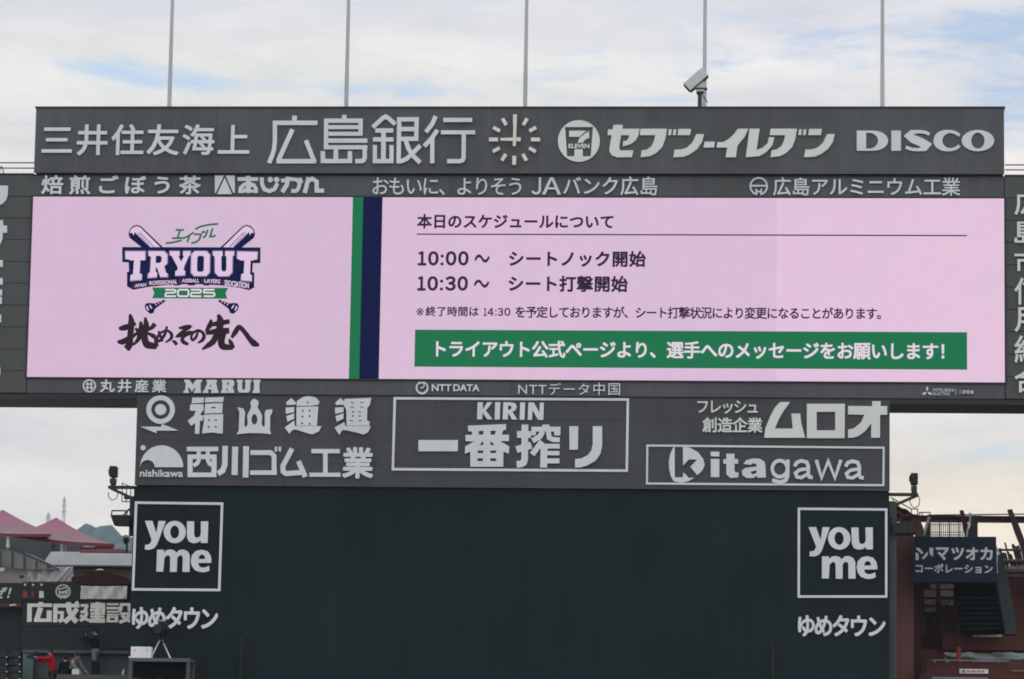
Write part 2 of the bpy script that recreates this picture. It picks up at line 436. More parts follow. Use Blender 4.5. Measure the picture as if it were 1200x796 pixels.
# dark green back screen below, down to the field
bw = thing('back_screen_wall', 'tall dark green batter\'s-eye wall under the scoreboard', 'wall', ((XL0+XL1)/2, YB+1.2, 0))
XB0, XB1 = W(157.0,575,YB+.15).x, W(1042.2,600,YB+.15).x
nb = 7
mb = MB(); panels(mb, XB0, XB1, 0, ZL0-.03, YB+.15, nb, 2, gap=.005, jit=.002); obj('wall_panels', mb, m_back, bw)
mb = MB(); mb.box(XB0+.02, XB1-.02, YB+.2, YB+2.2, 0, ZL0-.02); obj('wall_core', mb, m_dark, bw)
m_ret = mat('blue grey end post', (.045, .058, .062), .6, .3, var=.12, scale=(.8, .8, .8), streak=.15)
mb = MB(); mb.box(XB1+.004, XB1+.27, YB+.6, YB+2.0, 0, ZL0-.3); obj('end_post', mb, m_ret, bw)

# ------------------------------------------------------------------ video screen
YS = YB-.02
vs = thing('video_screen', 'giant pink LED video screen showing a tryout logo and schedule', 'screen', ((X_L+X_R)/2, YB, Z_B))
X_G0 = W(411.2,337,YB).x; X_G1 = W(423.4,337,YB).x; X_N1 = W(446.2,337,YB).x
def sheetbox(X0, X1, Z0, Z1, Y0, Y1): return MB().box(X0, X1, Y0, Y1, Z0, Z1)
obj('picture', sheetbox(X_L, X_G0, Z_B, Z_T, YS, YB+.05), E_PINK_L, vs)
X_M = W(910, 340, YB).x
obj('picture', sheetbox(X_N1, X_M, Z_B, Z_T, YS, YB+.05), E_PINK_M, vs)
obj('picture', sheetbox(X_M, X_R, Z_B, Z_T, YS, YB+.05), E_PINK_R, vs)
obj('stripe', sheetbox(X_G0, X_G1, Z_B, Z_T, YS, YB+.05), E_GREEN, vs)
obj('stripe', sheetbox(X_G1, X_N1, Z_B, Z_T, YS, YB+.05), E_NAVY, vs)
mb = MB()
fw = .055
mb.box(X_L-fw, X_R+fw, YS-.03, YB+.05, Z_T+.001, Z_T+fw*.9); mb.box(X_L-fw, X_R+fw, YS-.03, YB+.05, Z_B-fw*.9, Z_B-.001)
mb.box(X_L-fw, X_L-.001, YS-.03, YB+.05, Z_B, Z_T); mb.box(X_R+.001, X_R+fw, YS-.03, YB+.05, Z_B, Z_T)
obj('bezel', mb, m_frame, vs)
th = .002
def scr(name, mb, m, parent=vs):
    for q in pieces(mb): o = obj(name, q, m, parent)
    return o
scr('headline', MB().text('本日のスケジュールについて', 488.7, 251.0, 719, 268.3, YS, th, off=.034), E_INK)
zr = W(810, 275.4, YS).z
scr('rule', sheetbox(W(488.4,275,YS).x, W(1133,275,YS).x, zr-.022, zr+.022, YS-.006, YS), E_INK)
mb = MB().chars([('１',489.6,499.8),('０',501.6,514.2),('０',522.3,535),('０',536.8,549.3)], 294.4, 311.5, YS, th, off=.04).text('：', 516.2, 298.5, 520.2, 311.3, YS, th, off=.02).text('～', 556, 298.3, 574, 308, YS, th, off=.012).text('シートノック開始', 596.5, 294, 757, 313, YS, th, off=.034)
scr('schedule_text', mb, E_INK)
mb = MB().chars([('１',489,499),('０',500.8,513.4),('３',521.7,534.2),('０',536,548.5)], 323.7, 341, YS, th, off=.04).text('：', 515.4, 327.9, 519.4, 340.7, YS, th, off=.02).text('～', 555.3, 327.8, 573.5, 337.4, YS, th, off=.012).text('シート打撃開始', 596, 323.2, 736, 342.4, YS, th, off=.034)
scr('schedule_text', mb, E_INK)
mb = MB().text('※', 487.8, 360.8, 496.5, 370.2, YS, th).text('終了時間は', 498.8, 359.2, 561, 371, YS, th, off=.024).chars([('１',566.6,570.6),('４',571.3,578.6),('３',583.2,589.8),('０',591,598.2)], 361, 370.4, YS, th, off=.026).text('：', 580.2, 363.4, 582, 370.2, YS, th, off=.012).text('を予定しておりますが、シート打撃状況により変更になることがあります。', 604, 359.6, 1032.5, 373.8, YS, th, off=.024)
scr('note_text', mb, E_INK)
bn = scr('banner', sheetbox(W(486,409,YS).x, W(1133.3,409,YS).x, W(809,431.6,YS).z, W(809,388,YS).z, YS-.008, YS), E_GREEN)
scr('lettering', MB().text('トライアウト公式ページより、選手へのメッセージをお願いします！', 510.7, 400.0, 1107, 420.6, YS-.008, th, off=.03), E_WHITE, bn)
# tryout emblem
t = T(135, 255, .15075); k_ = .15075
def mir(p): return [(1191-a, b) for a, b in p]
lg = thing('x', 'x', 'x', (0, 0, 0)); bpy.data.objects.remove(lg)
mb = MB(); mbi = MB(); mbl = MB()
bat = [(103,128),(112,95),(135,68),(168,57),(200,68),(372,232),(205,232),(112,158)]
inn = [(113,122),(120,98),(140,78),(168,67),(195,77),(352,232),(270,232),(150,112),(145,140),(130,118)]
kn = [(228,690),(240,668),(268,664),(300,668),(378,640),(395,648),(308,712),(298,742),(272,750),(240,722)]
for f_ in (lambda p: p, mir):
    mb.poly(t(f_(bat)), YS, th); mb.poly(t(f_(kn)), YS, th)
    mbi.poly(t(f_(inn)), YS, th+.006)
    for ln in ([(175,120),(270,228)], [(190,115),(300,228)], [(168,150),(190,165)]): mbl.stroke(t(f_(ln)), 5*k_, YS, th+.012)
    mbi.stroke(t(f_([(245,690),(258,722)])), 11*k_, YS, th+.006); mbi.stroke(t(f_([(268,680),(285,708)])), 9*k_, YS, th+.006)
    for q in ((315,678),(335,666),(355,655)): mbi.stroke(t(f_([(q[0]-4,q[1]-12),(q[0]+6,q[1]+6)])), 6*k_, YS, th+.006)
em = scr('emblem', mb, E_NAVY); scr('bat', mbi, E_LILAC, em); scr('grain', mbl, E_NAVY, em)
mb = MB().poly(t([(455,530),(490,495),(700,495),(735,530),(690,528),(660,505),(610,528),(570,528),(540,505),(500,528)]), YS, th)
mb.poly(t([(55,230),(1130,233),(1128,355),(1070,355),(1066,425),(1082,430),(1080,545),(1040,565),(960,546),(820,527),(600,516),(400,524),(260,540),(140,562),(92,535),(92,425),(108,420),(105,350),(55,347)]), YS, th+.008)
scr('shield', mb, E_NAVY, em)
mb = MB(); q = th+.018; LET = []
class LB:
    def poly(self, loops, Y, th):
        if not isinstance(loops[0][0], (tuple, list)): loops = [loops]
        LET.append(loops); mb0.poly(loops, Y, th); return self
mb0 = mb; mb = LB()
mb.poly(t([(75,258),(240,258),(240,330),(198,330),(192,440),(212,445),(210,490),(115,498),(118,452),(138,448),(147,330),(108,330),(105,322),(75,322)]), YS, q)
mb.poly([t([(255,258),(385,258),(412,285),(410,360),(385,380),(400,436),(415,440),(412,468),(352,468),(325,390),(315,390),(313,430),(327,435),(324,470),(250,475),(252,437),(268,432),(276,300),(255,296)]),
         t([(318,300),(350,300),(362,315),(358,345),(345,355),(316,355)])], YS, q)
mb.poly(t([(420,258),(502,258),(502,292),(490,296),(514,345),(540,296),(530,292),(530,258),(592,258),(590,292),(578,296),(538,385),(535,415),(548,420),(545,455),(465,458),(466,420),(484,415),(486,390),(435,296),(420,292)]), YS, q)
mb.poly([t([(615,258),(715,258),(742,288),(740,430),(712,460),(610,460),(585,432),(588,288)]), t([(650,300),(680,300),(690,312),(688,410),(675,422),(648,422),(638,410),(640,312)])], YS, q)
mb.poly(t([(755,258),(835,258),(835,295),(824,298),(824,410),(836,425),(856,425),(868,410),(868,298),(857,295),(857,258),(930,258),(930,295),(918,298),(915,430),(885,462),(802,462),(772,432),(770,298),(755,295)]), YS, q)
mb.poly(t([(945,260),(1112,263),(1110,325),(1080,325),(1078,332),(1055,332),(1050,448),(1065,452),(1065,502),(975,495),(978,445),(998,440),(1005,332),(962,330),(960,322),(943,320)]), YS, q)
mb = mb0; scr('lettering', mb, E_MID, em)
inn_ = MB()                       # paler inner face of every letter
for L_ in LET:
    cx = (min(p[0] for p in L_[0])+max(p[0] for p in L_[0]))/2; cy = (min(p[1] for p in L_[0])+max(p[1] for p in L_[0]))/2
    inn_.poly([[(cx+(p[0]-cx)*.90, cy+(p[1]-cy)*.93) for p in L_[0]]]+[[(cx+(p[0]-cx)*1.12, cy+(p[1]-cy)*1.04) for p in l] for l in L_[1:]], YS, q+.012)
scr('letter_face', inn_, E_LILAC, em)
mb = MB(); mr = MB()
for s_, a, b, c, d, tl in (('APAN',153,513,240,541,.10),('ROFESSIONAL',268,489,483,521,.06),('ASEBALL',520,477,655,506,0),('LAYERS',695,480,818,512,-.04),('SSOCIATION',850,497,1040,541,-.12)):
    (a, b), (c, d) = t([(a, b), (c, d)]); mb.text(s_, a, b, c, d, YS, q, off=.02, tilt=tl, spaced=False)
for s_, a, b in (('J',130,518),('P',250,498),('B',498,480),('P',676,480),('A',832,486)):
    (a0, b0), (c0, d0) = t([(a, b), (a+15, b+29)]); mr.text(s_, a0, b0, c0, d0, YS, q, off=.02)
scr('small_lettering', mb, E_LILAC, em); scr('initial_lettering', mr, E_RED, em)
mb = MB().poly(t([(288,545),(878,548),(858,590),(872,632),(288,628),(305,588)]), YS, th+.012)
rb = scr('ribbon', mb, E_GREEN, em)
mb = MB()
def seg(pts): mb.stroke(t(pts), 13*k_, YS, th+.02)
x = 390
seg([(390,562),(460,562),(470,568),(470,578),(460,585),(400,586),(392,594),(392,613),(472,613)])
seg([(497,562),(562,562),(570,572),(570,603),(562,613),(497,613),(489,603),(489,572),(497,562)])
seg([(588,562),(660,562),(668,568),(668,578),(660,585),(598,586),(590,594),(590,613),(670,613)])
seg([(772,562),(692,562),(692,585),(762,586),(772,592),(772,606),(764,613),(690,613)])
scr('lettering', mb, E_WHITE, em)
mb = MB()
for p in ([(393,200),(440,196),(518,178)], [(470,97),(535,97)], [(505,97),(485,160)], [(440,162),(528,160)], [(612,115),(560,150),(528,162)], [(578,140),(560,193)],
          [(612,130),(668,132),(655,170),(630,192),(592,200)], [(675,108),(682,124)], [(690,104),(697,120)], [(720,95),(705,140),(684,160)], [(758,84),(738,150),(772,146),(778,135)], [(622,92),(660,72),(720,58),(800,50)]):
    mb.stroke(t(p), 15*k_, YS, th)
scr('script_lettering', mb, E_GREEN, em)
t = T(130, 360, .15); k_ = .15; mb = MB()
def smoothed(pts, ws, m=5):
    P = []; Q = []
    for i in range(len(pts)-1):
        a, b, c, d = [Vector(pts[min(max(j, 0), len(pts)-1)]) for j in (i-1, i, i+1, i+2)]
        for q in range(m):
            u = q/m; P.append(tuple(.5*((2*b)+(c-a)*u+(2*a-5*b+4*c-d)*u*u+(3*b-a-3*c+d)*u**3))); Q.append(ws[i]+(ws[i+1]-ws[i])*u)
    return P+[pts[-1]], Q+[ws[-1]]
def br(pts, ws):
    p_, w_ = smoothed(pts, [a*1.12+2 for a in ws]); mb.stroke(t(p_), [a*k_ for a in w_], YS, th)
br([(62,168),(110,160),(195,128)], [20,42,22]); br([(148,55),(160,120),(150,230),(145,290),(135,342)], [14,44,40,52,12]); br([(50,268),(90,272),(150,240),(205,205)], [14,40,36,12])
br([(108,300),(140,325)], [20,30])
br([(232,112),(235,180),(215,250),(172,298)], [14,40,30,10]); br([(190,165),(215,190)], [14,26]); br([(168,225),(225,195)], [14,30])
br([(268,80),(275,150),(262,230),(280,290),(320,302),(360,312)], [12,44,44,50,46,30]); br([(345,130),(320,160),(290,180)], [30,28,12]); br([(290,205),(330,225),(345,235)], [16,30,26]); br([(340,215),(350,265),(358,310)], [8,22,30])
br([(372,185),(385,225),(405,268)], [10,20,16]); br([(438,150),(420,215),(385,262),(366,262),(364,232),(395,198),(440,185),(472,210),(470,245),(425,278)], [14,20,18,18,16,14,16,22,20,8])
br([(478,262),(500,275),(515,296)], [8,24,20])
br([(530,165),(570,160),(612,155),(570,185),(520,228),(570,212),(618,200),(575,228),(556,252),(570,275),(605,292)], [10,28,28,20,18,24,28,18,24,28,18])
br([(682,188),(665,235),(640,258),(628,240),(640,205),(680,184),(715,198),(728,230),(712,262),(678,280)], [12,18,18,16,16,18,20,24,22,8])
br([(785,98),(772,145),(742,190)], [14,36,14]); br([(770,140),(840,128),(928,112)], [20,36,30]); br([(838,58),(855,110),(845,195)], [16,50,44]); br([(742,205),(830,190),(925,185)], [22,42,40])
br([(835,200),(800,268),(760,300),(712,332)], [44,40,34,8]); br([(880,200),(862,270),(880,308),(955,318)], [40,46,48,26]); br([(922,250),(938,280),(958,322)], [8,30,22])
br([(942,242),(970,200),(1002,158),(1040,190),(1085,250),(1120,285),(1158,298)], [14,34,32,30,34,46,16])
scr('brush_lettering', mb, E_BLACK)

# ------------------------------------------------------------------ signs
def sign(label, parts, base, Y):
    s = thing('advertising_sign', label, 'sign', (W(base[0], base[1], Y).x, Y, W(base[0], base[1], Y).z), 'white advertising signs on the scoreboard')
    for nm, mb_, m in parts:
        for q in pieces(mb_): obj(nm, q, m, s)
    return s
def frame(c, wd, Y, th=.04):        # c = TL TR BR BL in pixels
    cx = sum(p[0] for p in c)/4; cy = sum(p[1] for p in c)/4
    inn = [(p[0]+(wd if p[0] < cx else -wd), p[1]+(wd if p[1] < cy else -wd)) for p in c]
    return MB().poly([c, inn], Y, th)
YT = YB-.15
sign('six evenly spaced white kanji at the left end of the top fascia', [('lettering', MB().text('三井住友海上', 49.3, 146, 292.8, 182.8, YT, off=.018), m_letter)], (170,182), YT)
t = T(305, 130, .10833); k_ = .10833; mb = MB()
def st(pts, wd): mb.stroke(t(pts), wd*k_, YT)
for p, wd in (([(372,55),(372,112)],52), ([(138,133),(620,133)],48), ([(160,112),(160,330),(150,420),(130,490),(96,568)],46), ([(350,203),(200,535)],48), ([(178,548),(605,548)],48), ([(495,322),(590,560)],48),
              ([(910,48),(910,92)],50), ([(715,90),(712,418)],46), ([(692,110),(1112,110)],46), ([(1088,90),(1086,272)],46), ([(740,180),(1068,180)],42), ([(740,252),(1106,252)],42), ([(735,326),(1160,326)],46), ([(690,398),(1160,398)],44),
              ([(1132,380),(1132,510),(1120,538),(1095,548),(1030,548)],48), ([(680,440),(680,570)],48), ([(972,440),(972,570)],48), ([(656,547),(996,547)],46), ([(820,412),(820,530)],50)): st(p, wd)
t = T(430, 130, .10833)
for p, wd in (([(65,182),(170,85),(205,66),(240,88),(308,150)],46), ([(92,217),(286,217)],46), ([(68,314),(288,314)],46), ([(182,200),(180,550)],50), ([(65,548),(288,548)],46), ([(88,375),(88,562)],44), ([(268,375),(268,562)],44),
              ([(352,77),(344,572)],46), ([(330,97),(562,97)],46), ([(370,202),(545,202)],46), ([(370,308),(558,308)],46), ([(540,77),(535,330)],46), ([(422,322),(450,410),(500,490),(578,565)],48), ([(580,380),(500,462),(430,525),(372,550),(330,550)],46),
              ([(745,62),(710,145),(640,235)],46), ([(765,212),(700,305),(622,388)],46), ([(710,290),(708,572)],46), ([(828,104),(1140,104)],44), ([(803,238),(1172,238)],42), ([(1050,240),(1048,510),(1036,540),(1005,550),(870,550)],46)): st(p, wd)
sign('large thin-stroked white four-kanji sign just left of the clock', [('lettering', mb, m_letter)], (435,194), YT)
# 7 emblem + katakana
t = T(560, 125, .13333); k_ = .13333
mb = MB().poly([t([(888+184*math.cos(a*math.pi/24), 305+183*math.sin(a*math.pi/24)) for a in range(48)]), t([(767,182),(1012,182),(992,440),(785,440)])], YT)
mb.poly(t([(803,215),(955,215),(925,240),(895,268),(803,268)]), YT); mb.poly(t([(978,218),(980,278),(945,292),(924,320),(880,320),(884,298),(900,272),(935,245)]), YT)
(a, b), (c, d) = t([(797,330), (982,370)]); mb.text('ELEVEN', a, b, c, d, YT, off=.045, spaced=False)
mb.poly(t([(850,378),(922,378),(924,452),(847,452)]), YT)
ml = MB(); t = T(700, 140, .24167)
fu = [(210,47),(338,47),(330,95),(315,135),(285,165),(255,180),(210,185),(215,152),(240,148),(262,132),(275,105),(281,78),(206,78)]
nn_ = [(480,73),(517,73),(508,110),(485,145),(450,170),(420,183),(368,185),(375,148),(405,148),(435,138),(460,115)]
def sh(p, dx): return [(a+dx, b) for a, b in p]
for p in ([(52,50),(75,50),(78,28),(124,28),(122,47),(205,47),(198,82),(185,105),(160,122),(124,132),(125,108),(143,104),(152,92),(154,78),(115,78),(106,140),(112,152),(175,152),(168,185),(95,185),(70,175),(58,155),(60,135),(70,78),(50,78)],
          fu, [(347,50),(362,50),(358,78),(343,78)], [(370,50),(384,50),(380,78),(365,78)], [(393,48),(455,48),(450,78),(388,78)], nn_,
          [(520,110),(570,110),(566,138),(515,138)], [(583,112),(610,112),(640,95),(665,70),(682,47),(733,47),(715,85),(680,128),(672,185),(622,185),(630,138),(578,138)],
          [(738,47),(787,47),(772,150),(800,140),(825,118),(832,88),(858,88),(850,125),(820,160),(785,180),(720,185)],
          sh(fu, 630), [(978,50),(992,50),(988,78),(974,78)], [(1000,50),(1014,50),(1010,78),(996,78)], sh([(393,48),(455,48),(450,78),(388,78)], 634), sh(nn_, 634)): ml.poly(t(p), YT)
sign('white round emblem with a numeral and slanted katakana right of the clock', [('emblem', mb, m_letter2), ('lettering', ml, m_letter2)], (820,186), YT)
t = T(995, 145, .15); k_ = .15; mb = MB()
def arc(cx, cy, rx, ry, a0, a1, n=18): return [(cx+rx*math.cos(R(a0+(a1-a0)*i/n)), cy+ry*math.sin(R(a0+(a1-a0)*i/n))) for i in range(n+1)]
mb.poly([t([(60,57)]+arc(185,135.5,120,78.5,-90,90)+[(60,214)]), t([(133,73)]+arc(155,135.5,71,62,-90,90)+[(133,198)])], YT)
mb.poly(t([(330,57),(405,57),(405,214),(330,214)]), YT)
mb.stroke(t([(628,86),(595,70),(545,64),(490,70),(470,95),(500,122),(560,146),(604,172),(590,197),(540,206),(490,203),(442,186)]), [a*k_ for a in (22,24,24,36,64,66,66,66,40,24,24,26)], YT)
cp = arc(785,135,91,71,-33,-327,30); mb.stroke(t(cp), [(24+46*max(0, -(p[0]-785)/91)**1.5)*k_ for p in cp], YT)
mb.poly([t(arc(1006,135,127,83,0,348,30)), t(arc(1006,135,52,62,0,348,30))], YT)
sign('wide white five-letter Latin sign at the right end of the top fascia', [('lettering', mb, m_letter)], (1083,177), YT)
# upper strip
sign('bold white six-character sign at the left end of the strip over the screen', [('lettering', MB().text('焙煎ごぼう茶', 48.8, 205.8, 235.7, 228.3, YB, off=.026), m_letter)], (142,228), YB)
t = T(240, 205, .13333); k_ = .13333
mb = MB().poly(t([(90,8),(170,8),(98,160),(90,160)]), YB).poly(t([(177,27),(240,172),(110,172)]), YB).poly(t([(184,8),(265,8),(265,160),(252,160)]), YB)
ml = MB()
for p, wd in (([(290,40),(470,40)],32), ([(383,12),(383,162)],40), ([(310,162),(318,118),(348,88),(390,78),(432,92),(450,120),(452,162)],32), ([(330,155),(425,85)],28), ([(395,140),(440,150)],26),
              ([(502,25),(504,80),(525,130),(570,146),(615,128),(640,75)],34), ([(672,55),(760,40),(815,46),(835,85),(820,130),(800,145),(762,145)],32), ([(735,20),(722,90),(682,155)],38), ([(835,30),(855,75)],30),
              ([(915,25),(880,162)],38), ([(905,60),(945,36),(985,62),(985,142),(1050,142)],36)): ml.stroke(t(p), wd*k_, YB)
ml.disc(t([(578,45)])[0], 24*k_, YB, n=16).disc(t([(633,45)])[0], 24*k_, YB, n=16)
sign('white square emblem with a triangle and chunky hiragana on the upper strip', [('emblem', mb, m_letter), ('lettering', ml, m_letter)], (315,227), YB)
mb = MB().text('おもいに、よりそう', 436.8, 208.4, 611, 228.9, YB, off=.006).chars([('Ｊ',622.9,634.2),('Ａ',635.6,657.6)], 208.3, 228.6, YB, off=.012).text('バンク広島', 660.2, 207.3, 770.7, 229.3, YB, off=.012, spaced=False)
sign('thin white hiragana phrase and bank name centred on the upper strip', [('lettering', mb, m_letter)], (600,229), YB)
t = T(865, 200, .11667); k_ = .11667
mb = MB().stroke(t(arc(207,160,84,84,100,440,40)), 17*k_, YB).stroke(t([(130,155),(285,155)]), 17*k_, YB)
for p in ([(180,185),(186,240)], [(234,185),(228,240)], [(182,214),(232,214)]): mb.stroke(t(p), 16*k_, YB)
ml = MB().text('広島アルミニウム工業', 905.9, 208.4, 1125.3, 229.8, YB, off=.012)
sign('white ring emblem and long thin sign at the right of the upper strip', [('emblem', mb, m_letter), ('lettering', ml, m_letter)], (1005,229), YB)
m_ghost = mat('faded old paint', (.064, .068, .072), .6, .3)
mb = MB().poly([(832,229.5),(842,229.5),(852,217),(863,229.5),(874,229.5),(856,208.5),(848,208.5)], YB, .004)
obj('faded_mark', mb, m_ghost, sb)
# lower strip
mb = MB().disc((105,452.5), 7.8, YB, hole=6.1, n=28)
for p in ([(101,450.4),(109,450.4)], [(100.4,454.6),(109.6,454.6)], [(103,447.8),(102.6,457.3)], [(107,447.8),(107.4,457.3)]): mb.stroke(p, 1.6, YB)
ml = MB().text('丸井産業', 117.5, 445, 195.2, 460.3, YB, off=.026)
t = T(210, 440, .08333)
for lo in ([[(75,65),(150,65),(192,135),(238,65),(325,65),(322,98),(303,102),(303,215),(312,220),(308,250),(205,250),(210,220),(228,215),(228,165),(180,232),(135,165),(125,215),(140,220),(138,250),(62,250),(66,220),(85,215),(98,102),(75,98)]],
           [[(388,65),(535,65),(535,98),(520,100),(545,215),(555,220),(552,250),(450,250),(452,222),(462,218),(458,200),(410,200),(402,218),(412,222),(408,250),(335,250),(340,220),(355,215),(402,100),(388,98)], [(430,165),(454,165),(446,125)]],
           [[(602,65),(755,65),(778,90),(778,140),(760,158),(755,165),(772,215),(778,250),(690,250),(685,200),(678,180),(668,180),(668,215),(685,220),(682,250),(588,250),(592,220),(607,215),(612,100),(602,98)], [(680,105),(702,105),(706,130),(680,137)]],
           [[(812,65),(895,65),(895,98),(885,102),(888,195),(905,205),(930,195),(938,102),(928,98),(930,65),(1020,65),(1018,98),(1005,102),(1000,210),(975,245),(850,245),(825,210),(828,102),(812,98)]],
           [[(1045,65),(1145,65),(1143,98),(1132,102),(1130,215),(1137,220),(1133,250),(1035,250),(1038,220),(1052,215),(1058,102),(1045,98)]]): ml.poly([t(l) for l in lo], YB)
sign('small ringed emblem, four kanji and slab-serif Latin word under the screen', [('emblem', mb, m_letter), ('lettering', ml, m_letter)], (200,461), YB)
t = T(480, 444, .21667); k_ = .21667
mb = MB().stroke(t(arc(68,49,30,31,-78,258,40)), [k_*(7+4*abs(math.sin(R(i*4.5)))) for i in range(41)], YB).stroke(t(arc(68,36,11,14,-160,-20+360-180-20,14)), 6*k_, YB)
ml = MB().text('NTT', 506, 450.6, 529.3, 458.8, YB, off=.03, spaced=False).text('DATA', 531.3, 450.7, 562, 458.9, YB, off=.03, spaced=False)
ml.text('NTTデータ', 607.4, 449, 690.5, 463, YB, off=.002).text('中国', 695.5, 448.8, 726.8, 463.4, YB, off=.004)
sign('thin ring emblem and light Latin and katakana names under the screen centre', [('emblem', mb, m_letter), ('lettering', ml, m_letter)], (610,463), YB)
t = T(1070, 445, .10833)
mb = MB().poly(t([(152,72),(166,100),(152,130),(138,100)]), YB).poly(t([(148,136),(130,165),(95,167),(112,140)]), YB).poly(t([(156,136),(192,140),(210,167),(174,165)]), YB)
ml = MB()
for s_, p in (('MITSUBISHI', [(218,100),(440,133)]), ('ELECTRIC', [(218,140),(405,172)]), ('三菱電機', [(490,117),(655,157)])):
    (a, b), (c, d) = t(p); ml.text(s_, a, b, c, d, YB, off=.012, spaced=False)
ml.stroke(t([(462,100),(462,168)]), .6, YB)
sign('tiny three-diamond emblem with two-line lettering at lower right screen corner', [('emblem', mb, m_letter), ('lettering', ml, m_letter)], (1110,464), YB)
# lower panel
YP = YB+.05
t = T(150, 460, .13825); k_ = .13825; c0 = t([(278,147)])[0]
mb = MB().disc(c0, 121*k_, YP, hole=80*k_).disc(c0, 47*k_, YP).poly(t([(105,292),(285,292),(288,268),(432,325),(245,325),(245,348)]), YP)
ml = MB()
def dot(x, y, r=9): return [(x+r*math.cos(i*math.pi/4), y+r*math.sin(i*math.pi/4)) for i in range(8)]
ml.poly(t([(548,45),(648,45),(642,88),(540,95)]), YP)
ml.poly(t([(530,103),(640,100),(642,150),(612,190),(642,200),(630,248),(612,235),(606,352),(568,352),(572,262),(535,285),(508,240),(560,200),(578,158),(525,155)]), YP)
ml.poly(t([(658,45),(815,40),(808,82),(652,86)]), YP); ml.poly([t([(655,98),(805,92),(800,176),(650,181)]), t([(708,125),(745,124),(744,136),(708,137)])], YP)
ml.poly([t([(645,190),(808,185),(804,350),(770,348),(715,340),(630,350),(645,250)])]+[t(dot(*q_)) for q_ in ((688,237),(747,237),(686,293),(745,293))], YP)
t = T(120, 430, .26667); k_ = .26667
ml.poly([t([(593,178),(620,184),(628,200),(624,258),(631,268),(640,252),(637,215),(648,192),(655,176),(650,160),(658,146),(670,141),(684,149),(688,162),(682,178),(692,194),(703,216),(700,252),(708,266),(715,258),(714,204),(720,190),(748,188),(746,204),(738,216),(737,282),(743,297),(700,292),(640,292),(590,297),(600,282),(603,200)]), t([(669+13*math.cos(q*math.pi/8), 232+23*math.sin(q*math.pi/8)) for q in range(16)])], YP)
t = T(300, 460, .13817); k_ = .13817
for dx, dy in ((0,0), (418,0)):
    s2 = lambda p: [(a+dx, b+dy) for a, b in p]
    for p in ([(256,88),(300,50),(342,88),(335,106),(262,108)], [(254,130),(326,126),(324,168),(255,184)], [(258,202),(326,178),(324,225),(268,250)]): ml.poly(t(s2(p)), YP)
ml.poly([t([(348,75),(400,42),(450,33),(510,45),(540,80),(532,105),(482,115),(345,116)]), t(dot(440,88))], YP)
ml.poly([t([(345,124),(530,120),(518,284),(345,284)])]+[t(dot(*q_)) for q_ in ((398,158),(457,158),(396,207),(457,203),(392,262),(457,268))], YP)
ml.poly(t([(244,300),(326,240),(332,288),(510,287),(556,288),(535,332),(480,358),(430,345),(340,316),(310,320),(285,352)]), YP)
ml.poly([t([(752,58),(980,48),(966,110),(946,132),(942,240),(966,250),(960,284),(770,284),(768,150),(748,112)])]
        +[t([(x_-14,y_-4),(x_+14,y_-4),(x_+14,y_+4),(x_-14,y_+4)]) for x_, y_ in ((820,88),(898,87),(818,127),(900,127),(810,241),(888,241))]
        +[t([(x_-8,y_-6),(x_+8,y_-6),(x_+8,y_+6),(x_-8,y_+6)]) for x_, y_ in ((824,168),(882,168),(824,202),(882,202))], YP)
ml.poly(t([(668,300),(750,255),(760,287),(976,288),(950,342),(910,360),(870,346),(780,325),(735,320),(708,362)]), YP)
sign('heavy white four-kanji sign with ring and arrow emblem left of the framed sign', [('emblem', mb, m_letter), ('lettering', ml, m_letter)], (300,510), YP)
t = T(150, 460, .13825); k_ = .13825
mb = MB().poly(t(arc(287,635,182,185,0,-180,28)+arc(167,635,62,62,-178,0,12)), YP).disc(t([(130,470)])[0], 22*k_, YP, n=16)
(a, b), (c, d) = t([(103,655), (468,718)]); mb.text('nishikawa', a, b, c, d, YP, off=.025, spaced=False)
ml = MB()
for p, wd in (([(500,481),(766,481)],38), ([(508,547),(752,547)],38), ([(508,700),(750,700)],38), ([(528,532),(528,714)],42), ([(731,532),(730,714)],42), ([(602,490),(602,575),(588,605),(556,622)],34), ([(678,490),(678,575),(692,605),(722,620)],34),
              ([(825,455),(822,615),(805,665),(765,690)],46), ([(910,462),(905,702)],50), ([(1003,458),(998,722)],48)): ml.stroke(t(p), wd*k_, YP)
t = T(300, 460, .13817); k_ = .13817
for p, wd in (([(-45,512),(125,512),(155,540),(155,690)],40), ([(-48,682),(178,682)],38), ([(172,462),(170,502)],20), ([(205,462),(203,502)],20), ([(308,478),(230,625),(232,672),(255,690),(420,678)],42), ([(362,585),(420,718)],42),
              ([(472,500),(712,500)],36), ([(590,500),(590,700)],38), ([(455,700),(718,700)],34)): ml.stroke(t(p), wd*k_, YP)
(a, b), (c, d) = t([(733,466), (998,732)]); ml.text('業', a, b, c, d, YP, off=.032)
sign('white dome emblem and squarish sign in the lower left of the grey panel', [('emblem', mb, m_letter), ('lettering', ml, m_letter)], (300,560), YP)
t = T(455, 462, .125); k_ = .125; ml = MB()
ml.poly(t([(838,78),(888,78),(886,145),(930,78),(978,78),(915,155),(980,238),(930,238),(884,175),(882,238),(833,238)]), YP); ml.poly(t([(1003,78),(1052,78),(1046,240),(998,240)]), YP)
ml.poly([t([(1080,78),(1150,78),(1195,90),(1205,125),(1190,155),(1165,165),(1210,240),(1160,240),(1125,175),(1122,240),(1072,240)]), t([(1125,108),(1145,108),(1158,125),(1150,145),(1124,148)])], YP)
ml.poly(t([(285,432),(655,432),(652,537),(283,537)]), YP)
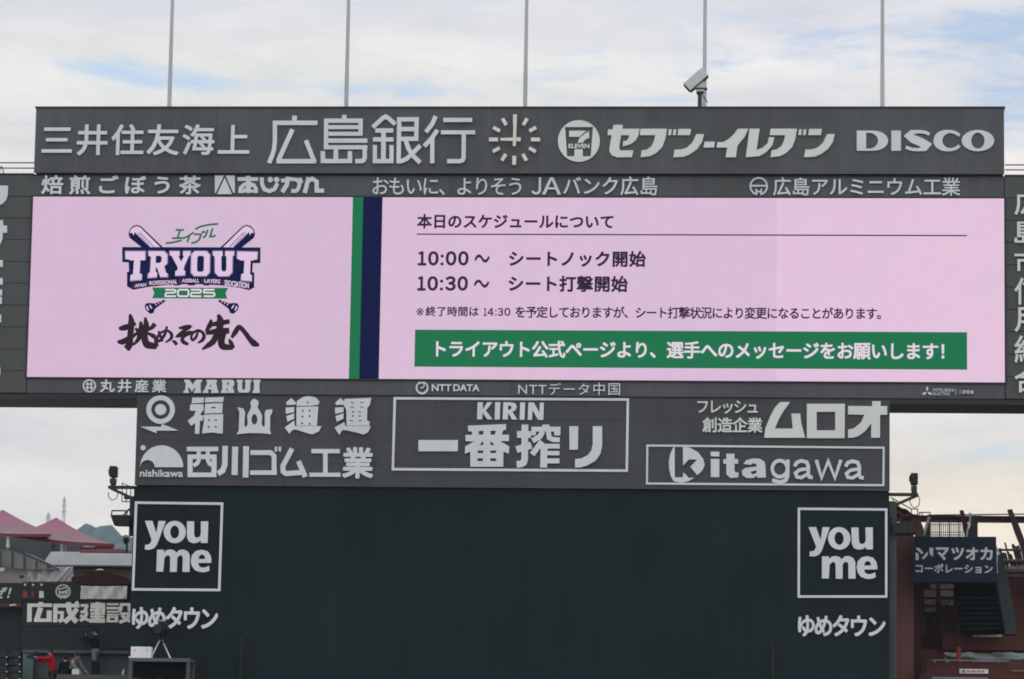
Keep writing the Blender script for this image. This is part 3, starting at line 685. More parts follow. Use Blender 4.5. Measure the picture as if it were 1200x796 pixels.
ml.poly([t([(748,297),(1105,283),(1105,335),(1078,340),(1065,382),(1132,382),(1132,442),(1050,442),(1135,492),(1130,560),(1080,540),(1078,682),(770,682),(770,540),(720,560),(722,492),(805,445),(725,442),(725,385),(790,382),(782,350),(750,350)])]
        +[t(p) for p in ([(850,348),(893,345),(893,380),(850,382)], [(960,345),(1010,345),(1000,382),(960,382)], [(855,480),(885,445),(892,450),(892,478)], [(958,450),(965,445),(1000,480),(958,480)], [(840,530),(892,530),(890,555),(840,555)], [(958,530),(1012,530),(1010,555),(958,555)], [(838,603),(890,603),(888,630),(838,630)], [(958,603),(1012,603),(1010,630),(958,630)])], YP)
t = T(600, 462, .125)
ml.poly(t([(78,80),(123,80),(118,242),(72,242)]), YP); ml.poly(t([(155,80),(205,80),(258,175),(262,82),(300,82),(294,243),(245,243),(192,150),(188,243),(148,243)]), YP)
for p, wd in (([(122,288),(120,610),(108,645),(85,657),(45,660)],62), ([(48,380),(180,380)],64), ([(43,522),(182,480)],64), ([(318,288),(318,325)],66), ([(182,330),(455,330)],44), ([(204,345),(204,388)],42), ([(425,345),(425,388)],58), ([(290,350),(262,400),(192,440)],50), ([(342,350),(350,410),(385,428),(448,430)],46),
              ([(250,490),(448,490)],44), ([(282,445),(190,568)],52), ([(302,470),(297,690)],64), ([(330,555),(445,555)],40), ([(330,628),(445,628)],46)): ml.stroke(t(p), wd*k_, YP)
ml.poly(t([(538,303),(622,303),(618,523),(540,523)]), YP); ml.poly(t([(758,303),(846,303),(846,480),(830,560),(785,625),(710,670),(640,690),(592,690),(592,610),(650,605),(710,575),(745,530),(758,470)]), YP)
sign('white-framed sign with Latin word over three kanji in the panel\'s middle', [('border', frame([(461.3,465.6),(737.3,467.0),(736,553.3),(459,551.6)], 2.9, YP), m_letter), ('lettering', ml, m_letter)], (598,552), YP)
ml = MB().text('フレッシュ', 817.2, 469.6, 888.2, 485.2, YP, off=.016).text('創造企業', 823, 489.4, 893.6, 507.3, YP, off=.022)
t = T(890, 465, .13817)
ml.poly(t([(175,47),(260,47),(200,130),(160,200),(130,272),(282,272),(270,145),(345,145),(355,230),(388,350),(40,350),(50,270),(90,170),(130,95)]), YP)
ml.poly([t([(402,62),(725,62),(722,353),(402,353)]), t([(485,130),(642,130),(642,287),(485,287)])], YP)
ml.poly(t([(955,40),(1028,40),(1028,82),(1083,82),(1083,155),(1023,155),(1022,350),(947,350),(947,228),(900,290),(840,335),(800,348),(750,350),(752,280),(800,270),(860,220),(890,155),(750,152),(752,80),(955,82)]), YP)
sign('two small lines and three huge katakana at the panel\'s upper right', [('lettering', ml, m_letter2)], (930,514), YP)
t = T(750, 460, .1445)
mb = MB().poly(t([(348,445),(400,447),(470,485),(515,545),(525,590),(505,635),(465,672),(408,605),(465,545),(395,545),(350,595)]), YP)
mb.poly(t([(282,690),(348,690),(350,650),(372,668),(395,695),(440,692),(400,718),(340,735),(275,722),(250,680),(236,620),(234,560),(245,500),(270,447),(282,445)]), YP)
t = T(750, 515, .25); ml = MB().poly(t([(332,58),(372,59),(372,81),(332,80)]), YP).poly(t([(332,92),(372,93),(372,178),(332,177)]), YP)
ml.poly(t([(405,68),(443,68),(443,93),(460,93),(460,115),(443,115),(443,148),(449,156),(462,156),(460,179),(425,182),(405,165),(405,115),(391,115),(391,94),(405,93)]), YP)
ml.poly([t([(484,116),(498,98),(530,90),(562,92),(583,105),(588,125),(590,180),(550,180),(548,171),(530,182),(500,182),(480,168),(478,148),(492,135),(548,128),(545,117),(531,112),(519,120)]), t([(520,152),(546,145),(546,158),(531,165),(521,161)])], YP)
t = T(890, 465, .13817); k_ = .13817
ml.disc(t([(172,612)])[0], 78*k_, YP, hole=49*k_, n=28, ry=84*k_); ml.stroke(t([(240,535),(238,675),(222,710),(175,728),(108,708)]), 32*k_, YP)
for dx_, dy_ in ((0,0), (432,3)):
    f3 = lambda p: t([(a+dx_, b+dy_) for a, b in p])
    ml.stroke(f3([(298,592),(315,560),(355,545),(400,556),(415,592),(413,655),(422,682),(452,688)]), 30*k_, YP)
    ml.stroke(f3([(415,610),(340,622),(305,650),(318,682),(355,688),(412,655)]), 28*k_, YP)
ml.stroke(t([(482,538),(527,690),(583,548),(640,690),(690,538)]), 30*k_, YP)
sign('white-framed sign of half bold half light Latin letters at lower right', [('border', frame([(757.5,521.2),(1036.8,523.8),(1036.3,570),(757,568)], 2.3, YP), m_letter), ('emblem', mb, m_letter), ('lettering', ml, m_letter)], (897,569), YP)
# you me signs on the dark wall
YW = YB+.15
def youme(label, c, wd, you, me_, jp, base):
    s = thing('advertising_sign', label, 'sign', tuple(W(base[0], base[1], YW)), 'square framed signs on the dark wall')
    obj('border', frame(c, wd, YW), m_letter, s)
    A0, A1, A3 = [Vector(p) for p in (c[0], c[1], c[3])]
    def tt(p): return [tuple(A0 + (A1-A0)*((a-55)/687 + (b-52)/693*.036) + (A3-A0)*((b-52)/693 - (a-55)/687*.0115)) for a, b in p]
    def el_(cx, cy, rx, ry): return [(cx+rx*math.cos(i*math.pi/14), cy+ry*math.sin(i*math.pi/14)) for i in range(28)]
    mb = MB().poly(tt([(133,203),(190,203),(222,302),(240,203),(295,205),(228,385),(205,415),(172,428),(133,426),(135,390),(160,388),(176,376),(186,352)]), YW)
    mb.poly([tt(el_(365,290,86,87)), tt(el_(364,290,35,50))], YW)
    mb.poly(tt([(460,207),(515,207),(515,310),(522,330),(540,335),(560,325),(568,300),(568,207),(625,207),(620,375),(568,375),(567,355),(545,372),(510,378),(475,365),(460,330)]), YW)
    mb.poly(tt([(228,428),(280,428),(281,448),(305,430),(335,425),(365,435),(377,452),(400,430),(430,425),(465,440),(482,470),(480,600),(425,600),(428,490),(420,472),(400,472),(385,490),(380,600),(328,600),(330,490),(322,472),(305,472),(285,490),(275,598),(222,597)]), YW)
    mb.poly([tt([(648,530),(548,530),(552,553),(575,567),(602,564),(632,552),(634,590),(600,602),(560,601),(520,585),(497,552),(490,512),(500,468),(530,437),(575,427),(620,440),(642,470),(650,505)]), tt([(548,500),(602,499),(597,475),(578,464),(558,472)])], YW)
    for q in pieces(mb): obj('lettering', q, m_letter, s)
    for q in pieces(MB().text('ゆめタウン', *jp, YW, off=.03)): obj('katakana_lettering', q, m_letter, s)
t = T(150, 580, .15075)
def rc(a, b): return (*a, *b)
youme('square white frame with two lowercase words on the dark wall, beside the tripod', t([(55,52),(742,60),(720,750),(30,745)]), 2.9, rc(*t([(133,202),(625,428)])), rc(*t([(222,428),(650,600)])), (154.8,711.4,255.8,738), (205,738))
t = T(900, 570, .264)
youme('square white frame with two lowercase words on the dark wall, below the half-bold Latin sign', t([(132,95),(530,98),(530,495),(131,495)]), 2.8, rc(*t([(180,181),(467,310)])), rc(*t([(237,309),(485,410)])), (935,721,1037.8,746.6), (987,747))
# side wing signs
mb = MB(); t = T(0, 200, .1256); YG = YB+.012
mb.poly(t([(-70,143),(77,143),(75,225),(60,275),(30,310),(-10,330),(-40,332),(-40,280),(-8,262),(2,225),(0,198),(-70,198)]), YG)
mb.poly(t([(-50,465),(30,465),(32,515),(68,515),(68,582),(30,582),(25,640),(5,690),(-30,720),(-50,680),(-24,640),(-18,582),(-50,582)]), YG)
t = T(0, 295, .2262)
for a, b, c in ((16,45,80),(15,138,172),(12,198,228),(10,235,272),(7,327,367)): mb.poly(t([(-60,b),(a,b),(a,c),(-60,c)]), YG)
mb.poly(t([(-50,605),(2,600),(4,630),(0,642),(-50,645)]), YG)
sign('column of cut-off white characters on the left wing beside the screen', [('lettering', mb, m_letter)], (-6,440), YG)
mb = MB()
for ch, a, b in (('広',224.5,252.3),('島',257.5,287),('市',293.3,321.5),('信',326,357.5),('用',360.5,389.5),('組',393.5,425.5),('合',430.5,460.5)): mb.text(ch, 1188.6, a, 1221, b, YG, off=.014)
sign('vertical column of white kanji on the right wing beside the screen', [('lettering', mb, m_letter2)], (1204,460), YG)

# ------------------------------------------------------------------ clock
cc = (603.3, 164.6)
ck = thing('clock', 'white clock of bare hour marks and two hands on the top fascia', 'clock', tuple(W(cc[0], 196, YT)))
m0 = W(*cc, YT)
px = YB/F
for h in range(12):
    a = R(30*h); big = h % 3 == 0
    r0, r1, wd = ((19.8, 30.6, 4.6) if big else (20.4, 29.6, 4.2))
    d = Vector((math.sin(a), 0, math.cos(a))); n_ = Vector((math.cos(a), 0, -math.sin(a)))
    mb = MB(); vsx = []
    for y in (YT-.16, YT-.10):
        for r_, sg in ((r0, -1), (r0, 1), (r1, 1), (r1, -1)): vsx.append(m0 + d*r_*px + n_*sg*wd/2*px + Vector((0, y-YT, 0)))
    mb.add(vsx, [(0,1,2,3),(7,6,5,4),(0,4,5,1),(1,5,6,2),(2,6,7,3),(3,7,4,0)])
    for r_ in (r0+2.5, r1-2.5): p = m0 + d*r_*px; mb.bar((p.x, YT, p.z), (p.x, YT-.1, p.z), .02)
    obj('hour_mark', mb, m_tick, ck)
mb = MB(); p = m0
mb.add([(p.x+a*px, YT-y, p.z+b*px) for y in (.235, .205) for a, b in ((-1.7,-8.5),(1.9,-8.5),(2.6,29.8),(-1.4,29.8))], [(0,1,2,3),(7,6,5,4),(0,4,5,1),(1,5,6,2),(2,6,7,3),(3,7,4,0)])
mb.bar((p.x, YT, p.z), (p.x, YT-.205, p.z), .05, 12)
obj('minute_hand', mb, m_tick, ck)
mb = MB(); mb.add([(p.x+a*px, YT-y, p.z+b*px) for y in (.20, .17) for a, b in ((7.5,-2.4),(7.5,2.4),(-16.8,1.5),(-16.8,-1.5))], [(0,1,2,3),(7,6,5,4),(0,4,5,1),(1,5,6,2),(2,6,7,3),(3,7,4,0)])
obj('hour_hand', mb, m_tick, ck)

# ------------------------------------------------------------------ poles on top of the board
for i, (xb, word) in enumerate(((198.3, 'above the six-kanji sign'), (405.6, 'above the large thin four-kanji sign'), (615.3, 'just right of the clock'), (825.3, 'behind the roof camera'), (1034.0, 'above the wide Latin sign'))):
    b = W(xb, 127.5, YB+1.6)
    mb = MB(); zb = ZTOP+.05
    mb.bar((b.x, YB+1.6, zb), (b.x, YB+1.6, zb+1.6), .078, 12); mb.bar((b.x, YB+1.6, zb+1.6), (b.x, YB+1.6, zb+9.0), .072, 12, .045)
    mb.box(b.x-.16, b.x+.16, YB+1.44, YB+1.76, zb, zb+.02)
    o = obj('mast', mb, m_galv, None); tag(o, 'slender grey mast on top of the scoreboard ' + word, 'mast', 'masts along the top of the scoreboard')

# roof camera
base = W(822.0, 127.5, YB+.5)
rcam = thing('roof_camera', 'grey boxy camera tilted on a dark post atop the scoreboard', 'camera', (base.x, YB+.5, ZTOP+.05))
ztp = W(820, 110, YB+.5).z
mb = MB().bar((base.x-.06, YB+.5, ZTOP+.05), (base.x-.06, YB+.5, ztp), .075, 12); mb.bar((base.x-.06, YB+.5, ztp-.02), (base.x-.06, YB+.5, ztp+.06), .12, 12); mb.box(base.x-.2, base.x+.08, YB+.35, YB+.65, ZTOP+.05, ZTOP+.07); obj('post', mb, m_dark, rcam)
m_cs = mat('camera bracket pale', (.45, .46, .46), .5, .4)
mb = MB(); c_ = W(821.5, 104, YB+.5)
mb.box(c_.x-.17, c_.x+.13, YB+.35, YB+.65, ztp+.06, ztp+.12)
mb.poly([(814,104.5),(818,98),(824,96.5),(826,104),(824.5,107.5),(817,107.5)], YB+.62, .24)
obj('pan_head', mb, m_cs, rcam)
mb = MB().box(c_.x-.19, c_.x+.22, YB+.33, YB+.67, ztp+.15, ztp+.19); obj('tray', mb, m_dark, rcam)
ctr = W(815.6, 94.0, YB+.5); ang = math.atan2(25, 26)   # axis up to the right
ax = Vector((math.cos(R(42)), 0, math.sin(R(42)))); nx = Vector((-ax.z, 0, ax.x)); dy = Vector((0, 1, 0))
mb = MB(); hl, hh = .43, .185
def obox(mb, c, l, h, d): mb.add([c+ax*i*l+nx*j*h+dy*k2*d for k2 in (-1,1) for i, j in ((-1,-1),(1,-1),(1,1),(-1,1))], [(0,1,2,3),(7,6,5,4),(0,4,5,1),(1,5,6,2),(2,6,7,3),(3,7,4,0)])
obox(mb, ctr, hl, hh, .19); obj('housing', mb, m_cam, rcam, bevel=.02)
mb = MB(); obox(mb, ctr+nx*.0-ax*0-nx*(hh+.012), hl*.95, .012, .17); obj('underside', mb, m_dark, rcam)
mb = MB(); obox(mb, ctr-ax*(hl+.012), .012, hh*.8, .15); obj('lens_window', mb, m_black, rcam)
mb = MB().tube([W(823.5,112,YB+.4), W(826.5,116,YB+.4), W(829,120,YB+.4)], .018); obj('cable', mb, m_dark, rcam)

# safety rails on top of the wings
def rail(label, xa, xb, ys, posts, Y):
    o = thing('safety_rail', label, 'railing', (W(xa, 204, Y).x, Y, ZWT+.02), 'rails on top of the wings')
    mb = MB()
    for y in ys: mb.bar((W(xa,y,Y).x, Y, W(xa,y,Y).z), (W(xb,y,Y).x, Y, W(xa,y,Y).z), .022)
    obj('rail', mb, m_dark, o)
    for x_ in posts: q_ = W(x_, ys[0], Y); obj('post', MB().bar((q_.x, Y, ZWT+.02), (q_.x, Y, q_.z), .025), m_dark, o)
rail('thin dark rail on top of the left wing, left of the top fascia', -230, 41, (190.6, 196.8), (-200, -130, -60), YB+.4)
rail('thin dark rail on top of the right wing, beside the wide Latin sign', 1177.5, 1430, (193.4, 199.2), (1240, 1310, 1380), YB+.4)
mb = MB().tube([W(x_, y_, YB+.05) for x_, y_ in ((-1,204.8),(0,198),(1.6,195),(3.2,198),(4.5,204.6))], .018); tag(obj('loose_cable', mb, m_dark), 'short looped dark cable standing on the left wing', 'cable')

# ================================================================== FAR AWAY: hills, pylons
m_hill = mat('wooded hill', (.018, .036, .028), .95, .1, var=.6, scale=(.11, .05, .11))
prof = [(-900,650),(-300,628),(-60,617),(0,616),(20,614.5),(32,613.3),(38,613.8),(43,617),(60,622),(78,623),(85,621),(90,618.2),(94,617),(97,616.4),(103,616),(107,618.6),(112,621.8),(116,620.4),(122,619),(130,619.3),(137,620.8),(143,624),(150,628),(158,631),(260,660),(500,720),(900,760),(1500,760),(2300,760)]
YH = 2400.0
def ridge(X):
    for (a, za), (b, zb) in zip(RP, RP[1:]):
        if a <= X <= b: return za+(zb-za)*(X-a)/(b-a)
    return 60
RP = [(W(a, b, YH).x, W(a, b, YH).z) for a, b in prof]
xs = [RP[0][0]+(RP[-1][0]-RP[0][0])*i/520 for i in range(521)]; ys = [0, .18, .36, .54, .7, .82, .9, .95, 1.0, 1.04, 1.1, 1.25, 1.5]
mb = MB(); vv = []; rnd = random.Random(3)
for j, yy in enumerate(ys):
    for X in xs:
        h = ridge(X)*(max(0, 1-abs(1-yy)/1.0)**.75 if yy <= 1 else max(0, 1-(yy-1)*1.6))
        vv.append((X+rnd.uniform(-1.2, 1.2), 1700+(YH-1700)*yy if yy <= 1 else YH+(yy-1)*900, h+(rnd.uniform(-1, 1)*1.6+2.2*math.sin(X*.16+yy*9)*math.sin(X*.067+yy*23)+1.4*math.sin(X*.41+yy*31))*(yy > .1)))
nx_ = len(xs)
mb.add(vv, [(j*nx_+i, j*nx_+i+1, (j+1)*nx_+i+1, (j+1)*nx_+i) for j in range(len(ys)-1) for i in range(nx_-1)])
tag(obj('hills', mb, m_hill, smooth=False), kind='structure')
m_pyl = mat('pylon steel', (.30, .31, .33), .6, .3)
def pylon(x, ytop, ybase, wpx, arms, label):
    Yp = 2300.0
    b = W(x, ybase, Yp); tpt = W(x, ytop, Yp); H = tpt.z-b.z; k = Yp/F
    o = thing('pylon', label, 'pylon', (b.x, Yp, b.z), 'power line pylons on the hill')
    mb = MB(); hw = wpx*k; r = .10
    def at(u, sx_, sy_):
        ww = hw*(1-u)**1.3*.9+.35; return Vector((b.x+sx_*ww, Yp+sy_*ww, b.z+u*H))
    lv = [0, .18, .34, .48, .6, .7, .79, .87, .94, 1]
    for sx_ in (-1, 1):
        for sy_ in (-1, 1):
            for u, v in zip(lv, lv[1:]): mb.bar(at(u, sx_, sy_), at(v, sx_, sy_), r, 4, cap=False)
    for u, v in zip(lv, lv[1:]):
        for sy_ in (-1, 1):
            mb.bar(at(u, -1, sy_), at(v, 1, sy_), r*.7, 4, cap=False); mb.bar(at(u, 1, sy_), at(v, -1, sy_), r*.7, 4, cap=False)
        for sx_ in (-1, 1):
            mb.bar(at(u, sx_, -1), at(v, sx_, 1), r*.7, 4, cap=False)
    obj('lattice_tower', mb, m_pyl, o)
    for ya, wa in arms:
        z = W(x, ya, Yp).z; mb = MB(); wa *= k
        for sg in (-1, 1):
            mb.bar((b.x, Yp, z+.9), (b.x+sg*wa, Yp, z), r, 4); mb.bar((b.x, Yp, z-.5), (b.x+sg*wa, Yp, z), r, 4)
            for q in (.4, .7, 1.0): mb.bar((b.x+sg*wa*q, Yp, z), (b.x+sg*wa*q, Yp, z-1.4), .12, 4)
        obj('cross_arm', mb, m_pyl, o)
pylon(74.2, 582, 622, 1.5, ((586.5, 2.1), (592, 2.3), (598.5, 2.3)), 'taller faint lattice pylon rising behind the smaller pink tent peak')
pylon(56.0, 601, 622, 1.2, ((604, 2.4), (608, 3.4), (612, 2.4)), 'shorter faint lattice pylon between the two pink tent peaks')

# ================================================================== LEFT SIDE OF THE STADIUM
m_fascia = mat('pale grey roof fascia', (.205, .225, .24), .7, .15, var=.08, scale=(.5, .5, 2), streak=.06)
m_beige = mat('grey beige wall', (.42, .40, .40), .7, .2, var=.12, scale=(.6, .6, .6), streak=.10)
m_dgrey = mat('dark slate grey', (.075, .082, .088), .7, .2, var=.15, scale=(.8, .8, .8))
m_mid = mat('mid grey netting', (.27, .285, .30), .8, .1, var=.20, scale=(1.2, 1.2, 1.2), streak=.15)
m_wallg = mat('dark green outfield wall', (.024, .036, .038), .7, .2, var=.12, scale=(.5, .5, .5), streak=.08)
m_bgreen = mat('black green board', (.020, .028, .030), .6, .2, var=.10, scale=(1, 1, 1))
m_navyb = mat('dark navy band', (.024, .030, .046), .6, .2, var=.08, scale=(1, 1, 1))
m_teal = mat('pale teal paint', (.11, .165, .165), .6, .3, var=.12, scale=(1, 1, 1))
m_tealg = mat('teal grey ledge', (.075, .097, .106), .6, .3, var=.15, scale=(1.5, 1.5, 1.5))
m_cloth = mat('white sheet cloth', (.66, .66, .70), .85, .1, var=.06, scale=(1, 1, 1))
m_tent = mat('pink tent fabric', (.205, .085, .125), .8, .15, var=.06, scale=(.8, .8, .8))
m_tentd = mat('dark pink valance', (.20, .05, .075), .8, .15, var=.06, scale=(.8, .8, .8))
m_tentin = mat('pale tent lining', (.165, .118, .128), .85, .1, var=.06, scale=(.8, .8, .8))
m_white = mat('white painted metal', (.68, .68, .70), .5, .3, var=.04, scale=(2, 2, 2))
m_maroon = mat('maroon canvas', (.055, .026, .026), .85, .1, var=.25, scale=(1.5, 1.5, 1.5))
m_pinkroof = mat('pink roof sheet', (.42, .15, .20), .7, .2, var=.05, scale=(1, 1, 1))
m_red = mat('red marking', (.30, .03, .035), .6, .3)
m_stripe = mat('dark red stripe', (.12, .018, .022), .6, .3)

ls = thing('stand_building', 'grey-roofed stand building left of the dark green wall', 'building', (W(90, 796, 134).x, 136, 0))
mb = MB().pbox(-140, 663, 172, 705, 134, 4); mb.pbox(-140, 700, 172, 830, 134.4, 3.4, True); obj('wall', mb, m_beige, ls)
a, b = W(112, 662.3, 132.6), W(112, 647.0, 134.2); xa_, xb_ = W(52, 655, 133).x, W(172, 655, 133).x
mb = MB().add([(xa_,132.6,a.z),(xb_,132.6,a.z),(xb_,134.2,b.z),(xa_,134.2,b.z),(xa_,132.6,a.z-.05),(xb_,132.6,a.z-.05),(xb_,138,b.z+.2),(xa_,138,b.z+.2)], [(0,1,2,3),(4,5,1,0),(3,2,6,7)])
rf = obj('roof', mb, m_fascia, ls)
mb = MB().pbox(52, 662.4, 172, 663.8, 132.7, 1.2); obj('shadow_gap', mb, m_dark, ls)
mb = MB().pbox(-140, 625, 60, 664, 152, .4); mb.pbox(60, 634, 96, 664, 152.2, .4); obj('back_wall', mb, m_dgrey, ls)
mb = MB(); mb.poly([(95,646.2),(100,645.4),(144,644.6),(152,646.0),(156,647.2),(156,648.6),(95,648.0)], 132.5, .5); tag(obj('roof_canopy', mb, m_pinkroof), 'low pink canopy lying along the pale grey roof edge', 'canopy')
# slanting stair enclosure
st_ = thing('stair_enclosure', 'slanting grey netted stair below the larger pink tent', 'stairs', (W(25, 690, 132).x, 132, W(25, 684, 132).z))
mb = MB().poly([(-60,634),(0,644.5),(18,645),(40,651),(66,664.5),(70,668),(66,668.5),(30,668),(0,664),(-60,655)], 132.2, .25); obj('netting', mb, m_mid, st_)
mb = MB()
for x_ in range(-56, 66, 14):
    yt = 646+(x_-10)*.37 if x_ > 8 else 645+x_*.1; mb.poly([(x_,yt),(x_+.9,yt),(x_+.9,667),(x_,667)], 131.94, .06)
mb.poly([(-60,632),(18,643.6),(70,666.6),(70,668),(18,645.2),(-60,634)], 131.9, .09); obj('rail', mb, m_dgrey, st_)
mb = MB().poly([(-60,656),(0,664),(30,668),(66,669),(34,684),(34,690),(-60,690)], 132.6, .3); obj('stair_wall', mb, m_beige, st_)
mb = MB(); rn = random.Random(2)
for q in range(12): x_, y_ = rn.uniform(-20, 28), rn.uniform(668, 680); mb.pbox(x_, y_, x_+rn.uniform(2, 7), y_+rn.uniform(1.5, 7), 132.25+rn.uniform(0, .2), .3)
for q in pieces(mb): obj('stored_panel', q, m_dgrey if rn.random() < .6 else m_mid, st_)
mb = MB().poly([(-30,666),(6.4,665.8),(4.6,669.8),(-30,670.5)], 131.7, .08); tag(obj('white_plate', mb, m_white), 'small white plate cut off by the picture edge under the grey stair', 'plate')
# white sheets
def cloth(name, label, x0, y0, x1, y1, Y, folds, skew=0.0):
    mb = MB(); nx, nz = 34, 16; rn = random.Random(len(label)); vs_ = []
    for j in range(nz+1):
        for i in range(nx+1):
            u, v = i/nx, j/nz
            p = W(x0+(x1-x0)*u+skew*v, y0+(y1-y0)*v+math.sin(u*math.pi)*.35*(1-v), Y)
            d = .03*math.sin(u*19+v*3)+.02*math.sin(u*41-v*4)
            for a, b, amp, wd in folds: s_ = (u-a)-(v-.5)*b; d += amp*math.exp(-(s_/wd)**2)
            vs_.append((p.x, Y-d, p.z))
    mb.add(vs_, [(j*(nx+1)+i, j*(nx+1)+i+1, (j+1)*(nx+1)+i+1, (j+1)*(nx+1)+i) for j in range(nz) for i in range(nx)])
    o = obj(name, mb, m_cloth, smooth=True); m_ = o.modifiers.new('thickness', 'SOLIDIFY'); m_.thickness = .01
    return tag(o, label, 'sheet', 'white sheets hung on the left stand')
cloth('white_sheet', 'white sheet with diagonal creases hanging above the bottle board', 32, 664.4, 86, 681.8, 132.3, ((.80,-.28,.16,.03),(.9,-.25,.12,.025),(.1,0,.1,.02),(.6,-.2,.05,.03)))
cloth('white_sheet', 'plain pale sheet hanging right of the ringed board emblem', 95, 686.8, 149.5, 702.2, 130.9, ((.12,.22,.10,.03),), -1.0)
mb = MB().poly([(88,678),(96,676.8),(102.5,677),(103,671.5),(110,670.8),(125,670.2),(132,672.5),(140,674.8),(148,677.2),(154,679.5),(156,683),(156,687),(88,686.5)], 131.6, .7); tag(obj('folded_awning', mb, m_maroon), 'dark maroon folded canvas above the pale sheet', 'awning')
mb = MB().tube([W(112,671,131.4), W(114,668.5,131.4), W(118,667.4,131.4), W(121,669.3,131.4)], .04); tag(obj('rope_loop', mb, m_white), 'thin pale rope loop above the maroon canvas', 'rope')
# tents
def tent(label, peak, Yc, cor, lining, posts, val):
    o = thing('pagoda_tent', label, 'tent', tuple(W(*posts[0][:2], Yc)[:2])+(W(posts[0][0], posts[0][2], Yc).z,), 'pink pagoda tents on the stand terrace')
    pk = W(*peak, Yc); cs = [W(x_, y_, Y_) for x_, y_, Y_ in cor]; mb = MB(); mi = MB(); mv = MB(); mo = MB()
    for a, b in zip(cs, cs[1:]+cs[:1]):
        n, m = 10, 8; vs_ = []
        for i in range(n+1):
            u = i/n; zz = (1-u)**1.55
            for j in range(m+1):
                e = a.lerp(b, j/m); e = e + Vector((0, 0, -.10*math.sin(math.pi*j/m)))*u
                p = pk.lerp(e, u); p.z = e.z+(pk.z-e.z)*(zz*.65+(1-u)*.35); vs_.append(p)
        fs_ = [(i*(m+1)+j, i*(m+1)+j+1, (i+1)*(m+1)+j+1, (i+1)*(m+1)+j) for i in range(n) for j in range(m)]
        mb.add(vs_[:7*(m+1)], fs_[:6*m]); mo.add(vs_[6*(m+1):], [tuple(q-6*(m+1) for q in f) for f in fs_[6*m:]]); mi.add([v_-Vector((0,0,.06)) for v_ in vs_], fs_)
        ed = vs_[-(m+1):]; mv.add(ed+[v_-Vector((0,0,val)) for v_ in ed], [(j, j+1, m+2+j, m+1+j) for j in range(m)])
    obj('roof', mb, m_tent, o, smooth=True); obj('roof_edge', mo, m_tentin, o, smooth=True); obj('lining', mi, m_tentin, o, smooth=True); obj('valance', mv, m_tentd, o)
    for x_, ya, yb, Y_ in posts:
        a = W(x_, ya, Y_); b = W(x_, yb, Y_); obj('post', MB().bar(a, (a.x, a.y, b.z), .075, 8), m_white, o)
tent('larger pink pagoda tent cut off at the picture edge', (3.5, 597.4), 146, [(-62,618.5,143.5),(60,625.5,143.5),(47,619,149),(-44,616,149)], 0, [(10,624,650,143.7)], .12)
tent('smaller pink pagoda tent in front of the wooded hill', (66, 606.5), 147, [(14,625,144.5),(132,637,144.5),(112,632,150),(30,622,150)], 0, [(73.0,634,649,144.8),(76.4,634,649,145.0)], .13)
mb = MB().pbox(111, 637, 132.3, 645.4, 144.6, .3); mb.pbox(94, 641.5, 112, 645.4, 144.9, .2); tag(obj('tent_skirt', mb, m_tentd), 'dark pink cloth skirt under the smaller tent, before the hill', 'cloth')
# boards and walls
ow = thing('outfield_wall', 'dark green outfield stand wall left of the scoreboard', 'wall', (W(90, 780, 131).x, 131.3, 0))
mb = MB().pbox(26, 704, 175, 764, 131, .5); mb.pbox(26, 764, 175, 830, 131.3, .3, True); obj('wall_panel', mb, m_wallg, ow)
mb = MB().pbox(-140, 711, 25.6, 767, 131.4, .3); mb.pbox(-140, 767, 25.6, 830, 131.9, .3, True); obj('dark_panel', mb, m_bgreen, ow)
mb = MB().pbox(26, 762.2, 175, 765.8, 130.7, .32); obj('ledge', mb, m_tealg, ow)
mb = MB().pbox(26, 766, 38.3, 830, 130.75, .5, True); obj('pillar', mb, m_teal, ow)
mb = MB().pbox(40, 766, 152, 830, 131.1, .2, True); obj('lower_panel', mb, m_tealg, ow)
mb = MB().pbox(39.2, 763, 40.2, 830, 130.6, .08, True); obj('conduit', mb, m_dark, ow)
mb = MB().pbox(98, 740, 99, 764, 130.9, .06); mb.pbox(122, 753, 152, 760, 130.93, .05); obj('trim', mb, m_bgreen, ow)
bd = thing('advert_board', 'black-green board with three bottles and a ringed emblem', 'sign', (W(46, 700, 130.9).x, 130.9, W(46, 709, 130.9).z))
mb = MB().pbox(-140, 682.5, 25.6, 709.5, 130.9, .12).pbox(25.6, 682.5, 93.5, 703.9, 130.9, .12); obj('board', mb, m_bgreen, bd)
mb = MB().pbox(93.5, 683, 175, 704.2, 131.15, .1); obj('side_board', mb, m_bgreen, bd)
m_lettr = mat('pale board print', (.60, .62, .62), .6, .2); m_bot = mat('dark bottle print', (.035, .018, .018), .5, .3)
mb = MB().text('ぜ！', 0.2-8, 688.3, 13.8, 701.5, 130.9, .02, off=.03, shear=.25, spaced=False)
for q in pieces(mb): obj('lettering', q, m_lettr, bd)
for x_, c_ in ((29.5, m_red), (38.8, m_bot), (48.6, m_white)):
    b = MB().poly([(x_-1.2,685.8),(x_+1.2,685.8),(x_+1.2,688.5),(x_+1.6,691),(x_+2.8,693.5),(x_+2.8,701.4),(x_-2.8,701.4),(x_-2.8,693.5),(x_-1.6,691),(x_-1.2,688.5)], 130.9, .012)
    bo = obj('bottle_print', b, m_bot, bd)
    obj('cap', MB().poly([(x_-1.4,684.2),(x_+1.4,684.2),(x_+1.2,686.6),(x_-1.2,686.6)], 130.9, .02), m_lettr, bo)
    obj('bottle_label', MB().poly([(x_-2.6,692.8),(x_+2.6,692.8),(x_+2.7,700.8),(x_-2.7,700.8)] if c_ != m_bot else [(x_-1.6,694.5),(x_+1.0,694),(x_+.6,700),(x_-.8,700)], 130.9, .02), c_ if c_ != m_bot else m_red, bo)
t = T(20, 680, .11667)
